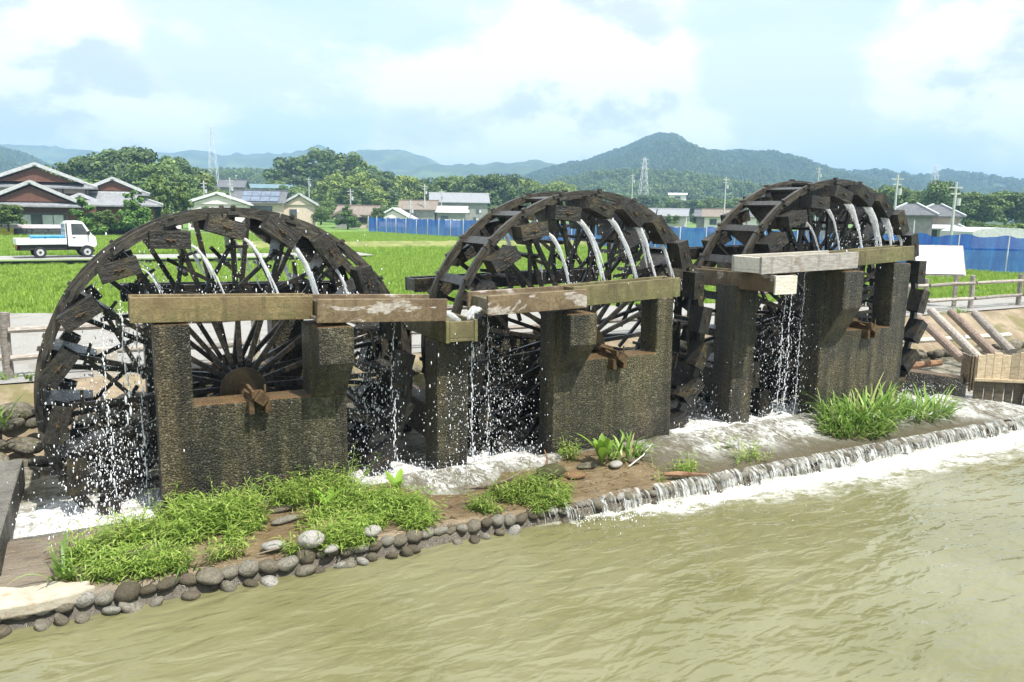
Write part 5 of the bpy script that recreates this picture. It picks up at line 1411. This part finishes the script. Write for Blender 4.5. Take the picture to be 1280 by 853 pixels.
def gable_roof(parent, x0, x1, y0, y1, z, rise, mat, ridge_mat, along='y', over=.6, name='roof', tri=None, verge=.16):
    """two thick slopes with verge and ridge tiles; along = direction of the ridge"""
    X0, X1, Y0, Y1 = x0 - over, x1 + over, y0 - over, y1 + over
    r = MB(); t = .14
    if along == 'y':
        xm = (X0 + X1) / 2
        for (a, b_) in ((X0, xm), (X1, xm)):
            r.add([(a, Y0, z), (b_, Y0, z + rise), (b_, Y1, z + rise), (a, Y1, z), (a, Y0, z - t), (b_, Y0, z + rise - t), (b_, Y1, z + rise - t), (a, Y1, z - t)], [(0, 1, 2, 3), (4, 7, 6, 5), (0, 4, 5, 1), (2, 6, 7, 3), (0, 3, 7, 4)])
        e = MB(); e.bar((xm, Y0 - .1, z + rise + .06), (xm, Y1 + .1, z + rise + .06), .28, .22, (0, 0, 1))
        for a in (X0, X1):
            e.bar((a, Y0 + verge * .4, z + .06), (xm, Y0 + verge * .4, z + rise + .06), .3, .14, (0, 1, 0))
        if tri: tr_ = MB(); k = .82; tr_.add([(xm - (xm - X0) * k, y0 - over * .35, z), (xm + (X1 - xm) * k, y0 - over * .35, z), (xm, y0 - over * .35, z + rise * k), (xm - (xm - X0) * k, y0 + .2, z), (xm + (X1 - xm) * k, y0 + .2, z), (xm, y0 + .2, z + rise * k)], [(0, 1, 2), (5, 4, 3), (0, 3, 4, 1), (1, 4, 5, 2), (2, 5, 3, 0)])
    else:
        ym = (Y0 + Y1) / 2
        for (a, b_) in ((Y0, ym), (Y1, ym)):
            r.add([(X0, a, z), (X0, b_, z + rise), (X1, b_, z + rise), (X1, a, z), (X0, a, z - t), (X0, b_, z + rise - t), (X1, b_, z + rise - t), (X1, a, z - t)], [(0, 1, 2, 3), (4, 7, 6, 5), (0, 4, 5, 1), (2, 6, 7, 3), (0, 3, 7, 4)])
        e = MB(); e.bar((X0 - .1, ym, z + rise + .06), (X1 + .1, ym, z + rise + .06), .28, .22, (0, 0, 1))
        if tri: tr_ = MB(); tr_.add([(x0, y0, z), (x0, y1, z), (x0, ym, z + rise * .85), (x1, y0, z), (x1, y1, z), (x1, ym, z + rise * .85)], [(0, 1, 2), (5, 4, 3), (0, 3, 4, 1), (1, 4, 5, 2), (2, 5, 3, 0)])
    ro = r.build(name, mat, parent); e.build('ridge', ridge_mat, ro)
    if tri: tr_.build('gable', tri, parent)
    return ro


def hip_skirt(parent, x0, x1, y0, y1, z, rise, inset, mat, over=.8, name='eave_roof'):
    X0, X1, Y0, Y1 = x0 - over, x1 + over, y0 - over, y1 + over; i = inset + over
    r = MB(); r.add([(X0, Y0, z), (X1, Y0, z), (X1, Y1, z), (X0, Y1, z), (X0 + i, Y0 + i, z + rise), (X1 - i, Y0 + i, z + rise), (X1 - i, Y1 - i, z + rise), (X0 + i, Y1 - i, z + rise), (X0, Y0, z - .15), (X1, Y0, z - .15), (X1, Y1, z - .15), (X0, Y1, z - .15)],
                    [(0, 1, 5, 4), (1, 2, 6, 5), (2, 3, 7, 6), (3, 0, 4, 7), (4, 5, 6, 7), (8, 9, 1, 0), (9, 10, 2, 1), (10, 11, 3, 2), (11, 8, 0, 3), (11, 10, 9, 8)])
    o = r.build(name, mat, parent)
    e = MB()
    for a, b_ in (((X0, Y0), (X0 + i, Y0 + i)), ((X1, Y0), (X1 - i, Y0 + i))): e.bar((a[0], a[1], z + .08), (b_[0], b_[1], z + rise + .08), .24, .16, (0, 0, 1))
    e.build('ridge', M_ridge, o); return o


def wall_box(parent, x0, x1, y0, y1, z0, z1, mat, name='wall'):
    q = MB(); q.box(x0, x1, y0, y1, z0, z1); return q.build(name, mat, parent)


# big tiled house at the left
h1 = empty('house', (-5.0, 86.0, .45), R(-3), 'large two storey house with stacked gray tiled gables at the left edge', 'house')
wall_box(h1, -4.6, 5.0, 0, 8, 0, 2.95, M_brownwood); 
q = MB(); q.box(-4.2, 2.6, -.05, .0, .1, 2.3); q.build('wall_panel', M_frame, h1)
window(h1, -.4, .25, 5.4, 1.9, -.12, M_curtain, 6)
hip_skirt(h1, -4.4, 3.6, -.2, 8, 2.95, .75, .9, M_tile, .9)
gable_roof(h1, -3.4, 3.0, -.35, 6.5, 3.3, 1.75, M_tile, M_ridge, 'y', .6, 'lower_roof', M_brownwood)
wall_box(h1, -4.2, 4.2, 3.0, 9.5, 2.9, 4.75, M_cream, 'upper_wall')
q = MB(); q.box(-4.25, 4.25, 2.93, 2.99, 3.95, 4.15)
for x in (-4.2, -2.1, 0, 2.1, 4.1): q.box(x - .06, x + .06, 2.94, 2.992, 3.6, 4.72)
q.build('wall_beam', M_brownwood, h1)
hip_skirt(h1, -4.3, 4.3, 2.9, 9.6, 4.75, .6, .9, M_tile, .8)
gable_roof(h1, -3.4, 3.4, 2.6, 9, 5.2, 1.6, M_tile, M_ridge, 'y', .6, 'upper_roof', M_brownwood)
gable_roof(h1, 3.2, 8.0, 1.5, 8, 3.1, 1.2, M_tile, M_ridge, 'x', .7, 'wing_roof', None); wall_box(h1, 5.0, 7.9, 1.6, 8, 0, 3.05, M_brownwood, 'wing_wall')
# second tiled house
h2 = empty('house', (1.4, 90.0, .7), R(-3), 'smaller brown house with gray tiled gable behind the garden pines', 'house')
wall_box(h2, -4, 4.0, 0, 7, 0, 3.0, M_brownwood); hip_skirt(h2, -4, 4, 0, 7, 2.9, .6, .9, M_tile, .8)
wall_box(h2, -2.4, 3.0, .8, 6, 2.9, 4.0, M_brownwood, 'upper_wall'); hip_skirt(h2, -2.4, 3.0, .8, 6, 4.0, .4, .6, M_tile, .6)
gable_roof(h2, -1.9, 2.4, .6, 6, 4.3, 1.2, M_tile, M_ridge, 'y', .5, 'upper_roof', M_brownwood)
gable_roof(h2, -4.6, -.6, -1.6, 2.0, 2.7, 1.1, M_tile, M_ridge, 'y', .5, 'porch_roof', M_brownwood); wall_box(h2, -4.4, -.8, -1.4, -.01, 0, 2.65, M_brownwood, 'porch_wall')
window(h2, 2.2, .4, 2.4, 1.6, -.1, M_curtain, 3); window(h2, -2.6, .4, 2.0, 1.6, -1.5, M_curtain, 2)


def plain_house(name, label, x, y, rz, wd, dp, wh, rise, wallm, roofm, along, z=1.2, wins=(), over=.5, tri=None, group=None):
    o = empty(name, (x, y, z), rz, label, 'house' if name == 'house' else name.replace('_', ' '), group)
    wall_box(o, -wd / 2, wd / 2, 0, dp, -1.5, wh, wallm)
    gable_roof(o, -wd / 2, wd / 2, 0, dp, wh + .02, rise, roofm, roofm if roofm in (M_metalroof,) else M_ridge if roofm is M_tile else roofm, along, over, 'roof', tri or wallm)
    for (wx, wz, ww, hh, *r_) in wins: window(o, wx, wz, ww, hh, -.03, r_[0] if r_ else M_glass, 2)
    return o


YW = -YAW
plain_house('house', 'white gabled low house with pale metal roof behind the round shrub', 14.1, 109, R(-14), 7.4, 8, 2.3, 1.4, M_white, M_metalroof, 'y', 1.6, [(1.6, .9, 1.6, 1.0)])
hd = plain_house('house', 'cream house with a solar panelled gray roof in the middle distance', 19.8, 112, R(-18), 6.2, 7, 2.6, 1.7, M_cream, M_tile_dark, 'x', 1.6, [(.2, .7, 3.2, 1.5)])
for i in range(4):
    for j in range(2):
        q = MB(); sl_ = math.atan2(1.7, 4.0); M_ = Matrix.Translation((-2.3 + i * 1.25, -.32 + j * 1.75, 2.75 + j * .74)) @ Matrix.Rotation(sl_, 4, 'X'); q.box(0, 1.15, 0, 1.7, .06, .10, M_); q.build('solar_panel', M_solar, hd)
plain_house('house', 'tan house with gray gable end beside the solar roofed house', 25.6, 113, R(-16), 4.2, 7, 2.4, 1.5, M_cream, M_tile, 'y', 1.6, [(-.9, .6, 1.0, 1.2)])
plain_house('house', 'dark roofed house on the slope above the solar roofed house', 29, 199, R(-20), 5.5, 6, 2.0, 1.8, M_graywall, M_tile_dark, 'x', 6.4)
plain_house('house', 'small dark roofed hut right of the solar roofed house on the slope', 32, 170, R(-20), 3.6, 5, 1.7, 1.0, M_graywall, M_tile_dark, 'y', 4.4)
plain_house('house', 'low brown roofed farm building left of the blue net', 36.4, 122, R(-28), 6.0, 6, 1.7, 1.4, M_cream, M_tile_brown, 'x', 1.0, [(1.2, .3, 1.2, 1.0)])
plain_house('house', 'tiny brown roofed shed left of the blue net', 33.8, 119, R(-28), 3.0, 5, 1.4, 1.0, M_graywall, M_tile_brown, 'y', 1.0)
plain_house('greenhouse', 'white low greenhouse roof above the left end of the blue net', 46.5, 133, R(-28), 6.2, 8, .7, 1.9, M_white, M_metalroof, 'y', 1.2)
plain_house('house', 'brown tiled house with small solar panel left of the gray barn', 54, 141, R(-30), 6.6, 6, 2.4, 1.7, M_graywall, M_tile_brown, 'x', 1.3)
barn = plain_house('barn', 'long gray two storey barn with gray roof behind the blue net', 66.5, 149, R(-22), 11.6, 9, 4.4, 1.9, M_graywall, M_tile, 'x', .9, [(-3.2, 2.2, 1.2, .9, M_curtain), (-.8, 2.2, 1.2, .9, M_curtain), (1.6, 2.2, 1.2, .9, M_curtain), (4.0, 2.2, 1.2, .9, M_curtain), (3.4, .5, 1.2, .9, M_curtain)])
plain_house('shed', 'low gray annex with pale roof in front of the gray barn', 60.2, 139, R(-24), 5.6, 5, 2.3, 1.0, M_graywall, M_metalroof, 'x', 1.0, [(-1.2, .4, 1.4, 1.2)])
for i, (x, y, wd, rm, lb) in enumerate([(97.0, 118, 5.0, M_tile, 'white walled house left of the pale pole behind the middle wheel'), (99.5, 110, 5.4, M_tile_dark, 'dark tiled house behind the blue net between two wheels'), (95.5, 104, 4.6, M_tile_brown, 'brown roofed shed behind the blue net between two wheels'), (92.5, 122, 4.6, M_tile, 'gray roofed house at the left of the far low houses'), (101.5, 104, 4.4, M_tile_dark, 'dark roofed house nearest the rightmost wheel behind the net')]):
    plain_house('house', lb, x, y, R(-42), wd, 5, 1.9, 1.3, M_white if i % 2 == 0 else M_graywall, rm, 'x', 1.3, [(-.8, .5, 1.2, 1.0)])
plain_house('house', 'lone pale flat house high on the foothill under the mountain', 215, 259, R(-40), 7, 6, 2.4, .6, M_white, M_metalroof, 'x', 9.4, [(0, .8, 2.4, .9)])
q = empty('house', (78.5, 55.5, 1.2), R(-56), 'gray hipped tiled house right of the rightmost wheel', 'house'); wall_box(q, -2.2, 2.2, 0, 4, -.5, 2.6, M_graywall); hip_skirt(q, -2.2, 2.2, 0, 4, 2.6, 1.2, 1.7, M_tile_dark, .5, 'roof')
q = empty('house', (84.5, 56.5, 1.2), R(-56), 'cream walled house with blue gray hipped roof beyond the blue net', 'house'); wall_box(q, -2.3, 2.3, 0, 4.4, -.5, 2.5, M_cream); hip_skirt(q, -2.3, 2.3, 0, 4.4, 2.5, 1.3, 1.9, M_tile_dark, .6, 'roof'); hip_skirt(q, -2.6, 2.6, -1.2, .5, 1.2, .35, .4, M_metalroof, .3, 'porch_roof'); window(q, .2, .1, 2.4, .9, -.05, M_curtain, 2)
q = MB(); q.prism([(-3, 0), (3, 0), (3, 1.5), (2.4, 1.75), (1, 1.9), (-1, 1.9), (-2.4, 1.75), (-3, 1.5)], 0, 6); tag(q.build('greenhouse', M_ridge, None, (74.0, 42.5, .75), (0, 0, R(-30))), 'long pale vinyl greenhouse roof beyond the blue net at right', 'greenhouse')
q = MB(); q.box(-12, 12, -.2, .2, 0, 1.1); tag(q.build('net_screen', mat_simple('faded_net', (.30, .45, .56), (.40, .54, .63), .5, .8), None, (45.7, 224.8, 9.1), (0, 0, R(-24))), 'long pale blue net strip across the far hillside', 'net')

# garden wall, crates, garden plants
wl = empty('garden_wall', (-2.0, 80.6, .62), R(-2), 'low white capped garden wall before the tiled houses', 'wall')
q = MB(); q.box(-9, 9, 0, .3, 0, .78); q.build('wall_base', M_darkplastic, wl); q = MB(); q.box(-9.05, 9.05, -.08, .38, .782, 1.12); q.build('coping', M_white, wl)
q = MB(); q.box(2.6, 9.0, -.10, -.01, .15, .72); q.build('dark_panel', M_black, wl)
for i, (x, mt_, lb) in enumerate(((-6.9, M_yellow, 'stack of yellow crates before the garden wall'), (-5.6, M_darkplastic, 'dark crate stack right of the yellow crates'), (-4.4, M_darkplastic, 'dark crate stack above the truck bed'), (-3.2, M_darkplastic, 'dark crate stack behind the truck cab'))):
    o = empty('crate_stack', (x, 79.9, .62), 0, lb, 'crates', 'crate stacks by the garden wall')
    for k in range(3):
        q = MB(); q.box(-.5, .5, -.3, .3, k * .28, k * .28 + .2); q.box(-.52, .52, -.32, .32, k * .28 + .2, k * .28 + .255); q.build('crate', mt_, o)


def niwaki(x, y, h, wd, seed, label, pads, mat=M_pine):
    r = random.Random(seed); o = empty('pine_tree', (x, y, .6), 0, label, 'pine tree'); cl = []
    b = MB(); b.tube([(0, 0, 0), (.15, 0, h * .3), (-.1, .1, h * .6), (0, 0, h * .93)], [.14, .11, .08, .03], 7)
    for k in range(pads):
        u = (k + .5) / pads; z = h * (.16 + .80 * u); q = wd * .5 * (1.05 - .82 * u); t = k * 2.4; cx, cy = math.cos(t) * q * .55, math.sin(t) * q * .55
        b.tube([(0, 0, z - .2), (cx, cy, z)], [.05, .02], 5)
        for j in range(5): cl.append((cx + r.uniform(-.5, .5) * q, cy + r.uniform(-.5, .5) * q, z + r.uniform(-.05, .08), max(.22, q * .34)))
    b.build('trunk', M_bark, o, smooth=True)
    P = crown_points(seed, cl, 3200); 
    V, F = np_leaves(P, seed, .13); link('crown', raw_mesh('crown', V, F, mat), o)
    return o


niwaki(-1.0, 78.8, 3.7, 3.0, 81, 'clipped garden pine left of the layered pine before the tiled house', 8)
niwaki(3.0, 79.0, 4.4, 3.9, 82, 'large layered cloud pine before the second tiled house', 11)
niwaki(32.2, 112, 3.6, 3.4, 83, 'small layered pine beside the tan gabled house', 8)
tree(6.3, 97, 5.9, 3.6, 'tall', 'tall yellowish green tree behind the large layered pine', None, 1.0)
tree(8.7, 99, 5.2, 3.8, 'tall', 'green tree between the tall yellowish tree and the white gabled house', None, 1.0)
tree(12.0, 100, 2.6, 3.2, 'dark', 'round clipped shrub before the white gabled house', None, 1.0, 'shrub', 'shrub')
tree(-6.7, 79.2, 2.3, 3.4, 'mid', 'round shrub at the left edge before the tiled house', None, 1.2, 'shrub', 'shrub')
tree(-8.3, 79.2, 2.5, 3.0, 'dark', 'dark shrub cut by the left edge before the tiled house', None, 1.2, 'shrub', 'shrub')
tree(.6, 79.2, 1.9, 2.4, 'mid', 'low shrub between the two garden pines', None, 1.2, 'shrub', 'shrub')
tree(28.0, 111, 2.4, 2.6, 'dark', 'dark round shrub before the tan gabled house', None, 1.2, 'shrub', 'shrub')
tree(39.5, 120, 2.8, 2.8, 'dark', 'dark round shrub right of the low brown farm building', None, 1.0, 'shrub', 'shrub')
GS = 'small trees and shrubs among the far houses'
for (t, d, h, wd, k) in [(-.34, 118, 2.8, 4, 'mid'), (-.325, 120, 2.4, 4, 'light'), (-.275, 122, 3, 5, 'mid'), (-.26, 124, 2.6, 4, 'dark'), (-.245, 125, 3, 4, 'mid'), (-.30, 150, 4.5, 7, 'mid'), (-.335, 150, 4.4, 7, 'mid'), (-.27, 150, 4.6, 7, 'dark'), (-.24, 152, 4, 6, 'mid'), (-.37, 130, 4, 6, 'mid'), (-.155, 150, 3.4, 5, 'mid'), (-.10, 170, 4, 6, 'dark'), (-.02, 168, 4, 6, 'mid'),
                      (.62, 80, 2.0, 4, 'mid'), (.65, 84, 2.0, 4, 'mid'), (.585, 88, 2.2, 4, 'dark'), (.20, 150, 2.6, 4, 'mid'), (.235, 150, 2.8, 4, 'dark'), (.27, 150, 3, 5, 'mid'), (.30, 150, 3.4, 5, 'mid'), (.34, 150, 4, 6, 'mid')]:
    x, y = P2(t, d); tree(x, y, h, wd, k, 'low rounded tree or shrub among the far houses', GS, 1.1)


# ================================================================ POLES AND TOWERS
def pole(x, y, zt, label, cross=True, wd=.14, lean=0):
    o = empty('utility_pole', (x, y, .9), R(-30), label, 'utility pole', 'utility poles among the far houses'); h = zt - .9
    q = MB(); q.tube([(0, 0, 0), (lean, 0, h)], [wd, wd * .65], 7); q.build('shaft', M_pole, o)
    if cross:
        for a_, b_ in ((.55, .5), (.4, 1.0)): q = MB(); q.box(-a_, a_, -.05, .05, h - b_, h - b_ + .11); q.build('crossarm', M_pole, o)
        q = MB(); q.tube([(.28, 0, h - 1.9), (.28, 0, h - 1.3)], .2, 8); q.build('transformer', M_pole, o)


for a in ((14.7, 128.1, 7.5, 'pale pole above the white gabled house'), (17.9, 124.1, 7.9, 'pole left of the solar roofed house'), (51.4, 233, 13.4, 'pole before the wooded rise'), (40.8, 170.8, 10.2, 'pole on the slope right of the solar roofed house'), (37.2, 127.4, 6.9, 'pole with transformer above the low brown farm building'),
          (55.4, 140.4, 8.5, 'tall pale pole left of the gray barn'), (62.1, 148.2, 7.8, 'pole before the gray barn'), (42.4, 113.4, 5.0, 'thin pole rising from the blue net'), (102.2, 138.2, 12.0, 'tall pale pole above the middle wheel'), (91.7, 98.5, 9.7, 'tall pale pole left of the rightmost wheel'), (113.1, 98.4, 12.2, 'tall pole rising behind the top of the rightmost wheel'),
          (67.2, 49.2, 7.5, 'tall pale pole just right of the rightmost wheel'), (62.6, 40.4, 6.4, 'tall pale pole right of the hipped roof house')): pole(*a)


def tower(x, y, zt, w0, label, mat=M_steel):
    o = empty('lattice_tower', (x, y, 1.0), R(-20), label, 'lattice tower'); h = zt - 1; q = MB(); rr = .14
    W_ = lambda z: w0 * (1 - z / h) ** .8 * .5 + .45
    lv = rng_n(0, h, 9); c4 = ((-1, -1), (1, -1), (1, 1), (-1, 1))
    for a, b_ in zip(lv[:-1], lv[1:]):
        for i in range(4):
            (sx1, sy1), (sx2, sy2) = c4[i], c4[(i + 1) % 4]; A_, B_ = W_(a), W_(b_)
            q.bar((sx1 * A_, sy1 * A_, a), (sx1 * B_, sy1 * B_, b_), rr, rr); q.bar((sx1 * A_, sy1 * A_, a), (sx2 * B_, sy2 * B_, b_), rr * .7, rr * .7); q.bar((sx2 * A_, sy2 * A_, a), (sx1 * B_, sy1 * B_, b_), rr * .7, rr * .7)
    q.build('lattice', mat, o)
    q = MB()
    for k, z in enumerate((.97, .90, .83)): q = MB(); q.bar((-w0 * .32 - .6, 0, h * z), (w0 * .32 + .6, 0, h * z), .2, .2); q.build('crossarm', mat, o)


tower(56.3, 445.7, 46.2, 5, 'steel lattice tower on the skyline above the grove'); tower(257.8, 338.6, 33.1, 5, 'steel lattice tower before the peaked mountain'); tower(469, 317, 36.5, 6, 'faint lattice tower on the right ridge skyline')

# ================================================================ KEI TRUCK
tk = empty('pickup_truck', (-1.85, 45.0, .88), R(10), 'small white flatbed truck parked on the farm road', 'truck')
# x forward, y left, origin mid
b = MB(); sec = [(.42, .55), (1.62, .50), (1.70, .62), (1.66, .98), (1.50, 1.12), (1.12, 1.74), (.98, 1.79), (.50, 1.78), (.42, 1.70)]
b.prism(sec, -.70, .70); b.build('cab', M_paint_white, tk, bevel=.035)
b = MB(); b.box(-1.72, 1.55, -.42, .42, .36, .58); b.box(-1.6, .35, -.62, .62, .40, .60); b.build('chassis', M_black, tk)
b = MB(); b.box(-1.72, .34, -.71, .71, .64, .70); b.build('bed_floor', M_paint_white, tk)
for nm, bx in (('side_gate', (-1.72, .33, -.735, -.70, .66, .93)), ('side_gate', (-1.72, .33, .70, .735, .66, .93)), ('tailgate', (-1.755, -1.722, -.73, .73, .66, .93)), ('headboard', (.33, .36, -.70, .70, .66, 1.12))):
    q = MB(); q.box(*bx); q.build(nm, M_paint_white, tk, bevel=.008)
q = MB()
for y in (-.6, -.2, .2, .6): q.tube([(.345, y, 1.0), (.345, y, 1.66)], .018, 6)
for z in (1.2, 1.42, 1.66): q.tube([(.345, -.6, z), (.345, .6, z)], .018, 6)
q.build('guard_frame', M_paint_white, tk)
q = MB(); q.box(.36, .418, -.58, .58, 1.18, 1.66); q.build('rear_window', M_glass, tk); q = MB(); q.box(.36, .418, -.66, .66, .72, 1.12); q.build('rear_panel', M_black, tk)
for s in (-1, 1):
    q = MB(); q.prism([(.60, 1.12), (1.36, 1.12), (1.08, 1.66), (.60, 1.66)], s * .702, s * .712); q.build('side_window', M_glass, tk)
    q = MB(); q.prism([(.54, .60), (1.2, .60), (1.44, 1.08), (.54, 1.08)], s * .701, s * .709); d_ = q.build('door', M_paint_white, tk, bevel=.004)
    q = MB(); q.box(.62, .76, min(s * .709, s * .73), max(s * .709, s * .73), .96, 1.0); q.build('handle', M_black, d_)
    q = MB(); q.box(1.30, 1.38, min(s * .73, s * .9), max(s * .73, s * .9), 1.12, 1.30); q.build('mirror', M_black, tk)
    q = MB(); q.box(-1.775, -1.757, min(s * .45, s * .70), max(s * .45, s * .70), .46, .60); q.build('tail_lamp', M_red, tk)
    for x in (1.24, -.80):
        wh = empty('wheel', (x, s * .62, .27)); wh.parent = tk
        q = MB(); q.tube([(0, -.075, 0), (0, .075, 0)], .27, 22); q.build('tyre', M_black, wh, bevel=.02)
        q = MB(); q.tube([(0, s * .05, 0), (0, s * .085, 0)], .165, 16); q.build('rim', M_rimsteel, wh)
        q = MB(); q.tube([(0, s * .08, 0), (0, s * .10, 0)], .06, 10); q.build('hub_cap', M_black, wh)
    q = MB(); q.prism([(1.24 + .33 * math.cos(a), .27 + .33 * math.sin(a)) for a in rng_n(0, math.pi, 10)] + [(.91, .27)], s * .60, s * .7035); q.build('wheel_arch', M_black, tk)
q = MB(); q.prism([(1.535, 1.14), (1.55, 1.15), (1.165, 1.70), (1.15, 1.69)], -.60, .60); q.build('windscreen', M_glass, tk)
cr = empty('crate_stack', (-2.05, 44.95, .88 + .71), R(10), 'light blue crates stacked on the bed of the white truck', 'crates')
for (x, y) in ((-.62, -.3), (-.05, -.3), (.5, -.3), (-.62, .3), (-.05, .3), (.5, .3)):
    q = MB(); q.box(x - .26, x + .26, y - .27, y + .27, 0, .30); q.box(x - .28, x + .28, y - .29, y + .29, .30, .36); q.build('crate', M_bluecrate, cr)

# ================================================================ HAZE
b = MB(); b.box(-3450, 3450, -3450, 3450, -4.0, 176)
hz = b.build('haze', []); tag(hz, 'thin summer haze over the plain', None, None, 'stuff')
mt = bpy.data.materials.new('haze_air'); mt.use_nodes = True; g = NT(mt.node_tree); g.n.clear()
vp = g.new('ShaderNodeVolumePrincipled', i_Color=(.42, .70, 1.0, 1), i_Density=.00058); vp.inputs['Anisotropy'].default_value = 0.0
g.new('ShaderNodeOutputMaterial', i_Volume=vp.outputs[0]); hz.data.materials.append(mt)

# ---------------------------------------------------------------- ordinal labels for look-alike trees
NUM = ['first', 'second', 'third', 'fourth', 'fifth', 'sixth', 'seventh', 'eighth', 'ninth', 'tenth', 'eleventh', 'twelfth', 'thirteenth', 'fourteenth', 'fifteenth', 'sixteenth', 'seventeenth', 'eighteenth', 'nineteenth', 'twentieth', 'twenty-first', 'twenty-second', 'twenty-third', 'twenty-fourth', 'twenty-fifth']
by = {}
for o in sc.objects:
    if o.parent is None and 'label' in o.keys() and o.get('category') in ('tree', 'shrub'): by.setdefault(o['label'], []).append(o)
for lb, L_ in by.items():
    if len(L_) < 2: continue
    L_.sort(key=lambda o: (o.location.x * r0.x + o.location.y * r0.y) / (o.location.x * f0.x + o.location.y * f0.y))
    for i, o in enumerate(L_): o['label'] = f"{lb}, {NUM[i]} from left"
